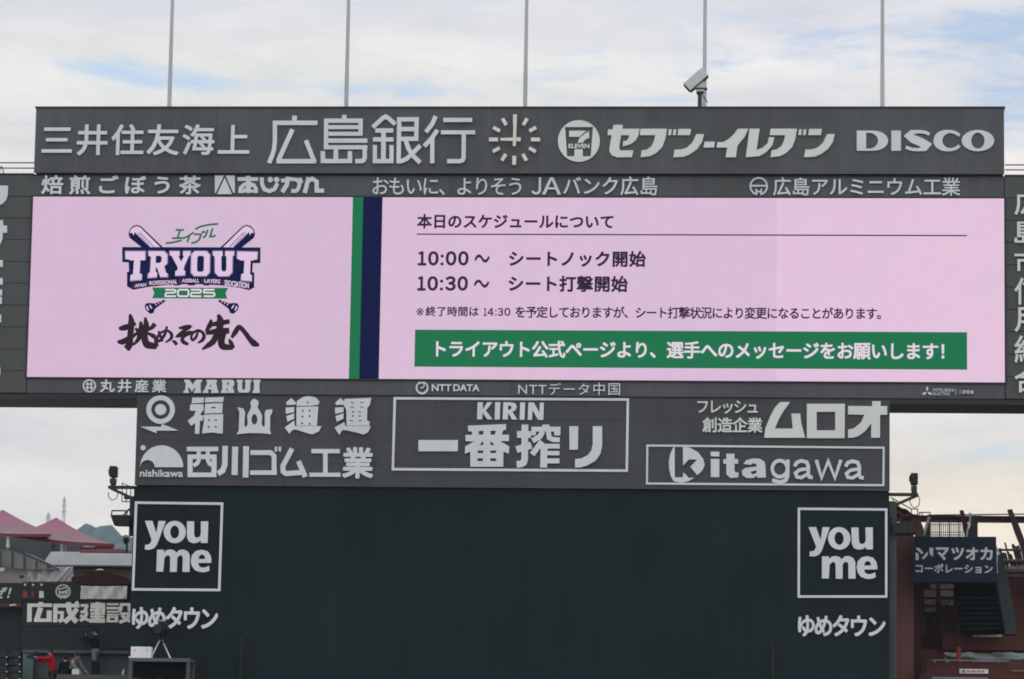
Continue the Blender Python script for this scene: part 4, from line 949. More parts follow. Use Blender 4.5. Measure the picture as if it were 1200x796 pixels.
mb = MB().stroke(t(arc(463,115,70,66,100,445,36)), 1.6, 130.9, .02)
for p in ([(415,92),(500,72)], [(418,125),(512,105),(505,88)], [(425,100),(425,160)], [(440,135),(505,122),(500,152),(430,160)], [(430,180),(500,160)]): mb.stroke(t(p), 1.5, 130.9, .02)
obj('emblem', mb, m_lettr, bd)
mb = MB().pbox(-140, 706.8, 25.4, 709.6, 130.8, .08); obj('red_stripe', mb, m_stripe, bd)
mb = MB().poly([(11,708.6),(18,707.8),(20,709.5),(12,710.5)], 130.75, .03); obj('glint_mark', mb, m_lettr, bd)
ks = thing('advertising_sign', 'bold four-kanji sign on a navy band behind the tripod', 'sign', tuple(W(90, 733, 130.96)))
mb = MB().pbox(26.2, 704.3, 175, 734, 130.96, .03); obj('band', mb, m_navyb, ks)
t = T(20, 680, .11667); k_ = .11667; YK = 130.96; mb = MB()
for p, wd in (([(105,252),(352,252)],34), ([(240,220),(240,252)],46), ([(128,240),(124,420)],46), ([(238,275),(200,395)],52), ([(172,403),(350,403)],34), ([(325,305),(322,418)],50),
              ([(365,256),(628,256)],36), ([(388,240),(384,424)],44), ([(515,222),(522,300),(545,360),(600,422)],50), ([(605,285),(560,350),(478,424)],46), ([(405,325),(470,325)],28), ([(455,318),(450,400),(420,415)],36), ([(590,218),(612,240)],36),
              ([(640,255),(716,255)],28), ([(706,258),(680,312)],32), ([(640,320),(712,320)],28), ([(705,328),(680,380),(635,408)],34), ([(640,352),(680,385),(740,412),(885,414)],30),
              ([(740,268),(885,268)],34), ([(735,302),(888,302)],24), ([(740,336),(885,336)],24), ([(738,366),(880,366)],22), ([(742,392),(884,392)],16), ([(872,252),(868,340)],30), ([(742,240),(885,240)],18), ([(812,222),(808,420)],44),
              ([(905,243),(1022,243)],18), ([(900,282),(1028,282)],24), ([(905,318),(1022,318)],18), ([(905,348),(1022,348)],18), ([(905,372),(1020,372)],18), ([(920,365),(918,424)],32), ([(1002,365),(1000,424)],32), ([(902,413),(1018,413)],22),
              ([(1050,245),(1046,290),(1030,315)],32), ([(1040,246),(1150,246)],28), ([(1130,240),(1132,300),(1165,310)],34), ([(1032,338),(1150,338)],26), ([(1140,338),(1100,400),(1030,424)],34), ([(1055,355),(1100,395),(1165,424)],34)): mb.stroke(t(p), wd*k_, YK, .03)
m_iv = mat('bright ivory letters', (.80, .82, .78), .55, .3, var=.05)
for q in pieces(mb): obj('lettering', q, m_iv, ks)

# spectator seats in the corner
m_seat = mat('dark seat plastic', (.015, .021, .024), .55, .2, var=.1, scale=(6, 6, 6)); m_tagw = mat('seat number plate', (.42, .43, .42), .5, .3)
def seat(x, y, Y):
    p = W(x, y, Y); o = thing('stadium_seat', 'dark plastic folding seat in the corner stand', 'seat', (p.x, p.y, p.z-.42), 'dark folding seats in the corner stand')
    mb = MB(); vs_ = []
    for j in range(5):
        for i in range(9):
            u, v = i/8*2-1, j/4
            vs_.append((p.x+u*.215*(1-.12*v*v), p.y+.10*u*u*-1+.10+.06*v, p.z+.02+.27*v*(1-.18*u*u)))
    mb.add(vs_, [(j*9+i, j*9+i+1, (j+1)*9+i+1, (j+1)*9+i) for j in range(4) for i in range(8)])
    b = obj('backrest', mb, m_seat, o, smooth=True); md = b.modifiers.new('thickness', 'SOLIDIFY'); md.thickness = .03
    mb = MB().box(p.x-.2, p.x+.2, p.y-.06, p.y+.02, p.z-.34, p.z-.02); obj('folded_seat', mb, m_seat, o, bevel=.02)
    mb = MB().box(p.x-.03, p.x+.03, p.y-.09, p.y+.12, p.z-.42, p.z-.2); obj('bracket', mb, m_dark, o)
    mb = MB().box(p.x+.19, p.x+.25, p.y-.1, p.y-.08, p.z+.05, p.z+.10); obj('number_plate', mb, m_tagw, o)
for r_ in range(5):
    for c_ in range(-2, 2): seat(1.2+c_*15.2+r_*.1, 772.5+r_*8.6, 129.8-r_*.38)
mb = MB()
for r_ in range(7):
    zt = W(0, 772.5+r_*8.6, 129.8-r_*.38).z-.42; mb.box(W(-140,780,130).x, W(25.2,780,130).x, 129.8-r_*.38-.16, 129.8-r_*.38+.215, 0, zt)
tag(obj('seating_steps', mb, m_dgrey), 'dark concrete steps carrying the seats in the corner stand', 'steps')

# ------------------------------------------------------------------ people
m_skin = mat('skin', (.42, .26, .20), .6, .3); m_hair = mat('black hair', (.012, .010, .010), .6, .3)
m_redj = mat('red jacket cloth', (.36, .012, .022), .8, .15, var=.12, scale=(6, 6, 6)); m_blk = mat('black cloth', (.014, .015, .018), .85, .1, var=.2, scale=(6, 6, 6))
m_greyc = mat('grey cloth', (.17, .17, .19), .85, .1, var=.12, scale=(6, 6, 6)); m_dtr = mat('dark trousers cloth', (.03, .034, .045), .85, .1, var=.15, scale=(6, 6, 6)); m_shoe = mat('pale shoe', (.45, .45, .46), .6, .3)
def skin(verts, edges, radii):
    me = bpy.data.meshes.new('skin'); me.from_pydata(verts, edges, []); o = bpy.data.objects.new('skin', me); col.objects.link(o)
    md = o.modifiers.new('skin', 'SKIN'); md.use_smooth_shade = True
    for i, r_ in enumerate(radii):
        q = me.skin_vertices[0].data[i]; q.radius = (r_, r_); q.use_root = (i == 0)
    sb_ = o.modifiers.new('sub', 'SUBSURF'); sb_.levels = 1; sb_.render_levels = 1
    bpy.context.view_layer.update(); e = o.evaluated_get(bpy.context.evaluated_depsgraph_get()); m2 = e.to_mesh()
    mb = MB(); mb.add([v.co.copy() for v in m2.vertices], [tuple(p.vertices) for p in m2.polygons]); e.to_mesh_clear()
    bpy.data.objects.remove(o); bpy.data.meshes.remove(me); return mb
def person(label, foot, face, top, legs, arms, lean=0.0, head=(0, 0), cap=None, shoes=None, hgt=1.7, group=None):
    """face: heading (0 = towards the field), arms: [(elbow),(wrist)] for right and left, body frame x right, y back, z up."""
    o = thing('person', label, 'person', foot, group); k = hgt/1.7
    rot = Matrix.Rotation(face, 3, 'Z'); lv = Vector((0, -math.sin(lean), math.cos(lean)))
    def up(z): return Vector((0, 0, .93)) + lv*(z-.93)
    def fix(p): return rot @ (Vector(p)*k) + Vector(foot)
    J = dict(pel=Vector((0,0,.93)), sp=up(1.14), ch=up(1.36), nk=up(1.49), hd=up(1.57)+Vector((0,-.02,0)), ht=up(1.66)+Vector((0,-.02,0)))
    for s_, nm in ((1,'R'), (-1,'L')):
        J['sh'+nm] = up(1.42)+Vector((s_*.17,0,0)); J['hp'+nm] = Vector((s_*.09,0,.88)); J['kn'+nm] = Vector((s_*.10,-.03,.49)); J['an'+nm] = Vector((s_*.10,.02,.09)); J['to'+nm] = Vector((s_*.12,-.16,.04))
    J['elR'], J['wrR'] = [J['shR']+Vector(q) for q in arms[0]]; J['elL'], J['wrL'] = [J['shL']+Vector(q) for q in arms[1]]
    def chain(names, edges, rad): return skin([fix(J[n_]) for n_ in names], [(names.index(a), names.index(b)) for a, b in edges], [r_*k for r_ in rad])
    nm = ['pel','sp','ch','nk','hd','ht','shR','elR','wrR','shL','elL','wrL','hpR','knR','anR','toR','hpL','knL','anL','toL']
    eg = [('pel','sp'),('sp','ch'),('ch','nk'),('nk','hd'),('hd','ht'),('ch','shR'),('shR','elR'),('elR','wrR'),('ch','shL'),('shL','elL'),('elL','wrL'),('pel','hpR'),('hpR','knR'),('knR','anR'),('anR','toR'),('pel','hpL'),('hpL','knL'),('knL','anL'),('anL','toL')]
    mb = chain(nm, eg, [.12,.115,.125,.052,.085,.082,.06,.042,.03,.06,.042,.03,.085,.055,.04,.032,.085,.055,.04,.032])
    for sd_, e_, w_ in (('R','elR','wrR'), ('L','elL','wrL')):
        d = (J[w_]-J[e_]).normalized(); side = d.cross(Vector((0,0,1)) if abs(d.z) < .9 else Vector((1,0,0))).normalized(); nrm = side.cross(d)
        pal = J[w_]+d*.05
        for i in range(5):
            if i < 4:
                a = pal+side*(i-1.5)*.021; b = a+d*(.045, .05, .052, .045)[i]*1.0-nrm*.006; c = b+d*(.03, .034, .033, .026)[i]-nrm*.022
            else: a = J[w_]+d*.02+side*.035; b = a+d*.03+side*.02-nrm*.01; c = b+d*.028-nrm*.015
            mb.bar(fix(a-d*.02), fix(b), .011*k, 6, .0095*k); mb.bar(fix(b), fix(c), .0095*k, 6, .007*k)
        mb.beam(fix(J[w_]-d*.01), fix(pal+d*.02), .085*k, .028*k)
    hc = J['hd'].lerp(J['ht'], .5); mb.beam(fix(hc+Vector((0,-.085,-.0))), fix(hc+Vector((0,-.11,-.03))), .02*k, .03*k)
    for s_ in (-1, 1): mb.beam(fix(hc+Vector((s_*.085,0,.01))), fix(hc+Vector((s_*.1,.02,.0))), .02*k, .05*k)
    obj('body', mb, m_skin, o, smooth=True)
    jn = ['sp','pel','ch','nk','shR','elR','wrR','shL','elL','wrL']
    je = [('pel','sp'),('sp','ch'),('ch','nk'),('ch','shR'),('shR','elR'),('elR','wrR'),('ch','shL'),('shL','elL'),('elL','wrL')]
    obj('jacket', chain(jn, je, [.165,.17,.175,.075,.095,.07,.05,.095,.07,.05]), top, o, smooth=True)
    tn = ['pel','hpR','knR','anR','hpL','knL','anL']
    obj('trousers', chain(tn, [('pel','hpR'),('hpR','knR'),('knR','anR'),('pel','hpL'),('hpL','knL'),('knL','anL')], [.145,.105,.078,.062,.105,.078,.062]), legs, o, smooth=True)
    hb = MB(); q = fix(hc+Vector((0,.018,.035))); hb.sphere(q, .108*k, 12, 8, (.9, .95, .95))
    hb.v = [v_ for v_ in hb.v]; obj('cap' if cap else 'hair', hb, cap or m_hair, o, smooth=True)
    for s_, n_ in ((1,'R'), (-1,'L')):
        a = J['an'+n_]; mb = MB(); mb.beam(fix(Vector((a.x, a.y+.05, .045))), fix(Vector((J['to'+n_].x, -.2, .04))), .09*k, .075*k); obj('shoe', mb, shoes or m_blk, o, bevel=.02)
    return o, fix, J
zf = W(56, 819, 129.6).z
pr, fx, J = person('person in a red jacket pointing a black device sideways from behind the ledge', (W(62,800,129.6).x, 129.6, zf), R(-70), m_redj, m_dtr, [((.06,-.26,-.08),(.02,-.50,-.02)), ((-.06,-.22,-.16),(.06,-.44,-.06))], lean=.20, hgt=1.82)
hand = fx(J['wrR']+Vector((-.06,-.16,.0)))
mb = MB().box(hand.x-.13, hand.x+.03, hand.y-.08, hand.y+.06, hand.z-.07, hand.z+.10).bar((hand.x-.13, hand.y, hand.z+.02), (hand.x-.19, hand.y, hand.z+.02), .055, 10); tag(obj('handheld_camera', mb, m_black, bevel=.01), 'small black camera held out by the person in red', 'camera')
person('person in grey top bending beside the person in red', (W(84,800,129.9).x, 129.9, zf), R(60), m_greyc, m_blk, [((.06,-.16,-.24),(.0,-.36,-.36)), ((-.06,-.16,-.24),(.02,-.36,-.38))], lean=.32)
person('person in black standing with their back turned beside the person in red', (W(74.5,800,129.9).x, 130.15, zf-.03), R(200), m_blk, m_blk, [((.06,0,-.28),(.04,-.06,-.54)), ((-.06,0,-.28),(-.04,-.06,-.54))], hgt=1.62)
zc = W(110, 793, 130.2).z
pc, fx, J = person('camera operator in black standing on a low platform against the green wall', (W(111,780,130.2).x, 130.2, zc), R(-80), m_blk, m_greyc, [((.05,-.20,-.16),(.0,-.34,.06)), ((-.05,-.2,-.18),(.05,-.36,.02))], cap=m_blk, hgt=1.72)
h_ = fx(J['wrR']+Vector((-.04,-.16,.06)))
mb = MB().box(h_.x-.14, h_.x+.12, h_.y-.1, h_.y+.08, h_.z-.16, h_.z+.16).bar((h_.x-.14, h_.y, h_.z+.04), (h_.x-.22, h_.y, h_.z+.04), .085, 12).box(h_.x-.05, h_.x+.07, h_.y-.03, h_.y+.03, h_.z+.16, h_.z+.22); tag(obj('video_camera', mb, m_black, bevel=.015), 'black shoulder video camera aimed leftwards by the operator', 'camera')
mb = MB().pbox(106.5, 774, 115, 791.5, 129.7, .4); tag(obj('equipment_bag', mb, m_blk, bevel=.06), 'tall black equipment bag in front of the camera operator', 'bag')
mb = MB().pbox(84.3, 784.4, 92.6, 791.5, 129.2, .3); tag(obj('white_box', mb, m_white, bevel=.01), 'small white box on the ledge beside the person in grey', 'box')
mb = MB().pbox(66, 790.6, 152, 830, 129.0, .35, True); tag(obj('parapet_ledge', mb, m_tealg), 'low teal grey parapet at the bottom in front of the people', 'parapet')
mb = MB(); mb.box(W(24,800,129).x, W(152,800,129).x, 129.4, 130.95, 0, zf-.01); tag(obj('walkway', mb, m_dgrey), kind='structure')
mb = MB(); mb.box(W(101,800,130).x, W(121,800,130).x, 129.95, 130.6, zf, zc-.005); tag(obj('step_box', mb, m_dgrey), 'dark box the camera operator stands on', 'platform')
m_void0 = mat('black platform cloth', (.005, .005, .006), .85, .05, var=.2, scale=(2, 2, 2))
b_ = W(143.6, 791, 129.2); tag(obj('water_bottle', MB().bar((b_.x, 129.2, b_.z), (b_.x+.03, 129.2, b_.z+.15), .035, 10).bar((b_.x+.03, 129.2, b_.z+.15), (b_.x+.045, 129.2, b_.z+.21), .03, 10, .014), m_white), 'small white bottle tilted on the teal parapet near the platform', 'bottle')
# camera platform with tripod in front of the back screen
YT2 = 123.3
zp = W(190, 771.5, YT2).z
pl = thing('camera_platform', 'dark table-like platform carrying a tripod camera and white box', 'platform', (W(190,780,YT2).x, YT2+.5, 0))
x0_, x1_ = W(151.5,775,YT2).x, W(223,775,YT2).x
mb = MB().box(x0_, x1_, YT2-.1, YT2+1.1, zp-.12, zp); obj('deck', mb, m_tealg, pl)
for xx in (x0_+.06, x1_-.06):
    for yy in (YT2-.02, YT2+1.0): obj('leg', MB().box(xx-.06, xx+.06, yy-.06, yy+.06, 0, zp-.12), m_dgrey, pl)
obj('skirt', MB().box(x0_+.13, x1_-.13, YT2+.22, YT2+.27, 0, zp-.125), m_void0, pl)
mb = MB()
for i in range(5): mb.box(x0_+.15+i*.42, x0_+.15+i*.42+.16, YT2+.02, YT2+.16, zp-.9, zp-.70-.02*(i % 2))
obj('stored_case', mb, m_dgrey, pl)
wb = MB().box(W(152.6,764,YT2).x, W(176.8,764,YT2).x, YT2+.1, YT2+.45, zp, W(165,757.8,YT2).z); o = tag(obj('equipment_case', wb, m_white, bevel=.015), 'white equipment case on the dark platform beside the tripod', 'case')
mb = MB()
for q in (157.5, 171.5): c_ = W(q, 761.5, YT2); mb.bar((c_.x, YT2+.105, c_.z), (c_.x, YT2+.08, c_.z), .035, 10)
obj('latch', mb, m_galv, o)
mb = MB().box(W(151.2,771,YT2).x, W(171,771,YT2).x, YT2-.06, YT2-.01, zp+.001, zp+.05).box(W(172.3,771,YT2).x, W(176,771,YT2).x, YT2-.06, YT2-.01, zp+.001, zp+.05); tag(obj('white_strip', mb, m_white), 'white strip lying along the front edge of the dark platform', 'strip')
tr = thing('tripod_camera', 'black broadcast camera on a silver-legged tripod against the dark wall', 'camera', (W(189,770,YT2).x, YT2+.5, zp))
ap = W(188.6, 748.0, YT2+.5); m_sil = mat('silver tube', (.55, .55, .53), .35, .5, metal=.3)
for fxp, dy_ in ((178.5, -.28), (201.3, -.3), (190.0, .45)):
    ft = W(fxp, 771, YT2+.5); obj('leg', MB().bar((ap.x+(ft.x-ap.x)*.08, YT2+.5, ap.z-.04), (ft.x, YT2+.5+dy_, zp+.02), .026, 8).bar((ft.x, YT2+.5+dy_, zp), (ft.x, YT2+.5+dy_, zp+.05), .035, 8), m_sil if dy_ < 0 else m_dark, tr)
mb = MB().bar((ap.x, YT2+.5, ap.z-.06), (ap.x, YT2+.5, ap.z+.10), .12, 12); mb.bar((ap.x, YT2+.5, ap.z-.08), (ap.x+.36, YT2+.2, ap.z-.3), .02, 6); obj('pan_head', mb, m_black, tr)
mb = MB().box(ap.x-.17, ap.x+.17, YT2+.1, YT2+.9, ap.z+.10, ap.z+.46).bar((ap.x, YT2+.1, ap.z+.28), (ap.x, YT2-.22, ap.z+.28), .15, 14, .17).box(ap.x-.1, ap.x+.16, YT2+.55, YT2+.8, ap.z+.46, ap.z+.58).box(ap.x+.17, ap.x+.24, YT2+.6, YT2+.85, ap.z+.2, ap.z+.42); obj('camera_body', mb, m_black, tr, bevel=.02)
mb = MB().poly([(186,727.3),(190.5,726.7),(194,727.8),(194,729),(186,729)], YT2+.3, .3); obj('rain_cover', mb, m_mid, tr)
# thin posts against the wall
for x_, yt in ((283.5, 749), (905.6, 755)):
    a = W(x_, yt, YB-.2); tag(obj('slim_post', MB().bar((a.x, YB-.2, 0), (a.x, YB-.2, a.z), .06, 8).bar((a.x, YB-.2, a.z), (a.x, YB-.2, a.z+.06), .08, 8), m_black), 'slim black post against the dark wall near the ' + ('tripod camera' if x_ < 500 else 'red-brown stand'), 'post', 'slim posts in front of the dark wall')

c_ = W(148, 635, 131.5)
sp = thing('loudspeaker', 'small dark loudspeaker at the roof edge before the wooded hill', 'loudspeaker', (c_.x, 131.5, W(148,647,131.5).z))
obj('cabinet', MB().add([(c_.x+a*.1, 131.5+b*.12, c_.z+d) for d, k in ((-.02,1),(.16,1)) for a, b in ((-1,-1),(1,-1),(1,1),(-1,1))], [(0,1,5,4),(1,2,6,5),(2,3,7,6),(3,0,4,7),(4,5,6,7),(0,3,2,1)]), m_black, sp, bevel=.02)
obj('stand', MB().bar((c_.x+.03, 131.5, W(148,647,131.5).z), (c_.x+.03, 131.5, c_.z), .04, 8).bar((c_.x+.03, 131.5, c_.z-.12), (c_.x-.1, 131.45, c_.z+.02), .03, 6), m_black, sp)
# ------------------------------------------------------------------ bracket cameras and floodlights at the wall's corners
def bracket_cam(label, cx, ytop, ybox, ybot, xa, xb, yarm, strut, Y, sgn):
    o = thing('bracket_camera', label, 'camera', tuple(W(cx, yarm, Y)), 'cameras on brackets at the wall corners')
    a, b = W(xa, yarm, Y), W(xb, yarm, Y); obj('bracket_arm', MB().beam((a.x, Y, a.z), (b.x, Y, a.z), .14, .11), m_dark, o)
    obj('strut', MB().beam(W(*strut[0], Y), W(*strut[1], Y), .09, .10), m_dark, o)
    c = W(cx, (ytop+ybox)/2, Y); hw = 4.2*Y/F; z0, z1 = W(cx, ybox, Y).z, W(cx, ytop, Y).z
    obj('housing', MB().box(c.x-hw, c.x+hw, Y-.22, Y+.22, z0, z1).box(c.x-hw-.05, c.x-hw+.02, Y-.1, Y+.1, z0+.1, z1-.08), m_black, o, bevel=.03)
    zb_ = W(cx, ybot, Y).z; obj('pan_motor', MB().box(c.x-hw*.85, c.x+hw*.75, Y-.14, Y+.14, zb_+.08, z0-.05).bar((c.x, Y, z0-.06), (c.x, Y, z0+.01), .05, 8).bar((c.x, Y, zb_), (c.x, Y, zb_+.1), .1, 10), m_dark, o)
    lp = [Vector((c.x+sgn*(.02+.17*math.sin(q)), Y-.1, zb_-.28+.24*math.cos(q)*1.0)) for q in [i*math.pi/9 for i in range(-2, 15)]]
    obj('cable', MB().tube(lp, .016), m_dark, o)
    return o
bracket_cam('dark camera on a bracket arm left of the dark wall', 133.2, 546.8, 559.5, 569.5, 127, 158.5, 571.2, ((130,572.5),(158.5,585.5)), YB+.8, 1)
bracket_cam('dark camera on a bracket arm right of the dark wall', 1071.3, 555, 568.3, 578.0, 1041, 1076, 579.6, ((1075.5,580.5),(1049,592)), YB+.8, 1)
mb = MB()
for x_ in (143.5, 148.5, 153.5): a, b = W(x_, 566.5+(x_-143.5)*.35, YB+1.1), W(x_, 588, YB+1.1); mb.bar(a, (a.x, a.y, b.z), .016, 6)
mb.bar(W(143,566,YB+1.1), W(156,572,YB+1.1), .016, 6); mb.bar(W(143,588,YB+1.1), W(158,588,YB+1.1), .02, 6); tag(obj('maintenance_rail', mb, m_dark), 'thin wire rail under the left bracket camera', 'railing')
def flood(label, x0, x1, ytop, ymid, ybot, Y, xw):
    o = thing('floodlight', label, 'floodlight', tuple(W((x0+x1)/2, ybot, Y)), 'floodlights at the wall corners')
    a, b = W(x0, ymid, Y), W(x1, ybot, Y)
    mb = MB(); z0, z1 = b.z, a.z
    mb.add([(a.x+.14,Y-.35,z0),(b.x,Y-.35,z0),(b.x,Y+.5,z0+.05),(a.x+.14,Y+.5,z0+.05),(a.x,Y-.42,z1),(b.x,Y-.42,z1),(b.x,Y+.55,z1),(a.x,Y+.55,z1)], [(0,1,5,4),(1,2,6,5),(2,3,7,6),(3,0,4,7),(4,5,6,7),(0,3,2,1)])
    obj('housing', mb, m_black, o, bevel=.03)
    zt = W(x0, ytop, Y).z
    obj('lid_frame', MB().beam((a.x+.02,Y-.32,z1),(a.x+.02,Y-.14,zt+.04),.04,.04).beam((a.x+.02,Y-.14,zt+.03),(b.x-.1,Y-.14,zt+.03),.04,.05).beam((b.x-.1,Y-.32,z1),(b.x-.1,Y-.14,zt+.04),.04,.04), m_dark, o)
    obj('yoke', MB().beam((b.x-.05, Y+.6, z0-.25), (b.x-.05, Y+.6, zt+.55), .2, .16).beam((a.x+.2, Y+.62, z1), (b.x, Y+.62, zt+.35), .05, .05).beam((b.x-.3, Y+.62, zt+.05), (b.x+.25, Y+.62, zt+.5), .06, .06), m_dark, o)
    obj('mount', MB().beam((xw-.35, Y+.7, zt+.58), (xw+.45, Y+.7, zt+.58), .25, .1).beam((b.x-.08, Y+.6, z0-.02), (b.x-.08, Y+.6, z0-.28), .14, .14), m_dark, o)
    return o
flood('dark box floodlight with an open frame on top beside the left square frame', 131.6, 153, 600.0, 604.5, 617.5, YB+.5, W(150,588,YB).x)
fl = thing('floodlight', 'black box floodlight under dark canvas right of the dark wall', 'floodlight', tuple(W(1056, 626, YB+.6)), 'floodlights at the wall corners')
mb = MB().pbox(1044.4, 612, 1068.5, 625.6, YB+.4, .9); obj('housing', mb, m_black, fl, bevel=.03)
mb = MB().beam(W(1046,628,YB+1.4), W(1046,606,YB+1.4), .16, .16); obj('mount', mb, m_dark, fl)
# ================================================================== RIGHT SIDE OF THE STADIUM
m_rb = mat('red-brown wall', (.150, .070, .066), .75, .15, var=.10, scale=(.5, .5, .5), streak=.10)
m_rbd = mat('shaded red-brown wall', (.050, .022, .022), .8, .1, var=.20, scale=(.5, .5, .5), streak=.12)  # red-brown darkened in its colour for the shade under the overhang
m_rbf = mat('red-brown parapet', (.095, .033, .030), .75, .15, var=.15, scale=(.6, .6, .6), streak=.12)
m_navy = mat('navy sign face', (.011, .020, .044), .6, .15, var=.08, scale=(1, 1, 1))
m_steel = mat('purple-brown painted steel', (.055, .026, .036), .6, .3, var=.12, scale=(1, 1, 1))
m_gcol = mat('grey green concrete', (.036, .047, .050), .7, .2, var=.15, scale=(.8, .8, .8), streak=.12)
m_tarp = mat('grey tarpaulin', (.17, .19, .20), .6, .3, var=.15, scale=(.8, 1, 4))
m_void = mat('black opening sheet', (.004, .0045, .005), .8, .1, var=.15, scale=(1, 1, 1))
m_glow = mat('painted sunlit panes', (.20, .15, .15), .5, .3, var=.45, scale=(4, 4, 5))  # pale tone stands in for hazy sunlight seen through the panes
m_rail = mat('dull rail', (.20, .20, .205), .5, .4)
m_orange = mat('red post paint', (.27, .022, .020), .5, .3)
m_pinkp = mat('magenta sign print', (.40, .10, .26), .6, .2); m_greyp = mat('grey sign print', (.16, .17, .18), .6, .2)
YR = 131.0
rs = thing('right_stand', 'red-brown stand block with a dark opening right of the dark wall', 'building', (W(1110, 780, YR).x, YR+1, 0))
mb = MB().pbox(1030, 626, 1071, 830, YR, 1.2, True); mb.poly([(1062,627),(1062,607),(1067,605),(1072,607),(1077,612),(1081,621),(1082.5,640),(1080,640),(1072,640),(1072,627)], YR+1.0, .9); obj('end_wall', mb, m_rb, rs)
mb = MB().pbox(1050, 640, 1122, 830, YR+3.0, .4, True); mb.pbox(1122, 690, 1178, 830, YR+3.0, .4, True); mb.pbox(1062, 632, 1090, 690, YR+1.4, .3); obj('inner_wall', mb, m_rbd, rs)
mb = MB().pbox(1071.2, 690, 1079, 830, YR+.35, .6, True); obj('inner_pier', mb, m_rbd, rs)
for (x0, x1, rows) in ((1081.5, 1097, ((684.5,690,5),(691.5,700,3),(702.5,709,3),(712,717,4))), (1101.5, 1117.5, ((684.5,690,3),(692,699,2),(703,709.5,2)))):
    for ya, yb, n in rows:
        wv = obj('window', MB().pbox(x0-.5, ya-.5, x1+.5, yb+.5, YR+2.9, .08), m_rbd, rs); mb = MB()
        for i in range(n*2): mb.pbox(x0+(x1-x0)*i/(n*2)+.15, ya, x0+(x1-x0)*(i+1)/(n*2)-.15, yb, YR+2.86, .03)
        obj('pane', mb, m_glow, wv)
mb = MB()
for q in range(14):
    x_ = 1092+((q*37) % 90)*.42; y_ = 705+((q*53) % 60)*.75; mb.pbox(x_, y_, x_+.35, y_+5+(q % 3)*3, YR+2.7, .05)
obj('hanging_strip', mb, m_gcol, rs)
for lo in ([(1078.5,684),(1081.5,684),(1085,745),(1081.5,745)], [(1097.5,684),(1100.6,684),(1105,745),(1101,745)], [(1117.5,684),(1119.5,684),(1124,745),(1121,745)], [(1086,745),(1088,745),(1116,700),(1114.5,700)]): obj('strut', MB().poly(lo, YR+2.5, .3), m_rbd, rs)
# seating terraces with parapets
mb = MB().pbox(1105, 742, 1330, 762.6, YR+1.6, .35); mb.pbox(1080, 762, 1330, 830, YR+1.9, .3, True); obj('upper_parapet', mb, m_rbf, rs)
mb = MB().pbox(1085, 776.5, 1330, 830, YR-.6, .3, True); mb.pbox(1078, 789, 1085, 830, YR-.55, .3, True); obj('lower_parapet', mb, m_rbf, rs)
mb = MB().pbox(1092, 773.4, 1183, 774.5, YR-.75, .06); mb.pbox(1186, 786.2, 1330, 787.4, YR-.7, .06); mb.pbox(1092, 793.6, 1158, 796.4, YR-.75, .12); obj('handrail', mb, m_rail, rs)
for x_ in (1095, 1110, 1140, 1170): obj('handrail_post', MB().pbox(x_, 774.5, x_+.8, 776.6, YR-.72, .04), m_galv, rs)
# tarpaulin lying on the terrace
def tarp():
    mb = MB(); nx, nz = 46, 12; vs_ = []; rn = random.Random(5)
    for j in range(nz+1):
        for i in range(nx+1):
            u, v = i/nx, j/nz; x = 1106+(1212-1106)*u; top = 765.6-1.4*math.exp(-((u-.04)/.03)**2)+.5*math.sin(u*17)+.4*math.sin(u*41); bot = 780.5-1.2*math.sin(u*9)*.5-2.5*max(0, u-.7)
            if u < .06: bot -= (.06-u)*90
            p = W(x, top+(bot-top)*v, YR+1.2); d = .10*math.sin(u*26+v*4)+.08*math.sin(u*11-v*6+1)+.16*math.exp(-((v-.45-.35*(u-.5))/.10)**2)
            vs_.append((p.x, YR+1.1-d-.25*v, p.z))
    mb.add(vs_, [(j*(nx+1)+i, j*(nx+1)+i+1, (j+1)*(nx+1)+i+1, (j+1)*(nx+1)+i) for j in range(nz) for i in range(nx)])
    o = obj('tarpaulin', mb, m_tarp, smooth=True); m_ = o.modifiers.new('thickness', 'SOLIDIFY'); m_.thickness = .02
    return tag(o, 'crumpled grey tarpaulin spread along the red-brown terrace', 'tarpaulin')
tarp()
a, b = W(1123.6, 784, YR-.1), W(1123.6, 760, YR-.1); tag(obj('red_post', MB().bar((a.x, YR-.1, a.z), (a.x, YR-.1, b.z), .085, 10).bar((a.x, YR-.1, b.z), (a.x, YR-.1, b.z+.05), .06, 10), m_orange), 'short red post in front of the grey tarpaulin', 'post')
a2 = W(1123.2, 720, YR-.1); tag(obj('wire', MB().bar((a.x, YR-.1, b.z+.05), (a2.x, YR-.1, a2.z), .008, 5), m_dark), 'thin wire rising from the red post', 'wire')
for (x0, y0, x1, y1, Y, lab, s_) in ((1140.2, 741.2, 1174, 746.4, YR+1.55, 'small white strip notice with faint print on the upper parapet', 0), (1124.4, 784.1, 1158.2, 789.4, YR-.66, 'small white strip notice with magenta print on the lower parapet', 1)):
    n_ = thing('notice', lab, 'sign', tuple(W((x0+x1)/2, y1, Y)), 'strip notices on the terrace parapets')
    obj('plate', MB().pbox(x0, y0, x1, y1, Y, .04), m_white, n_)
    mb = MB()
    for i, wd in enumerate((2.2, 1.6, 2.8, 1.4, 2.4, 1.8, 2.6)): mb.pbox(x0+9+i*2.9, y0+1.4+(i % 2)*.4, x0+9+i*2.9+wd*.8, y1-1.3, Y-.012, .012)
    for q in pieces(mb): obj('print', q, m_pinkp, n_)
    obj('print', MB().pbox(x0+3, y0+1.2, x0+6.6, y1-1.2, Y-.012, .012), m_greyp, n_)
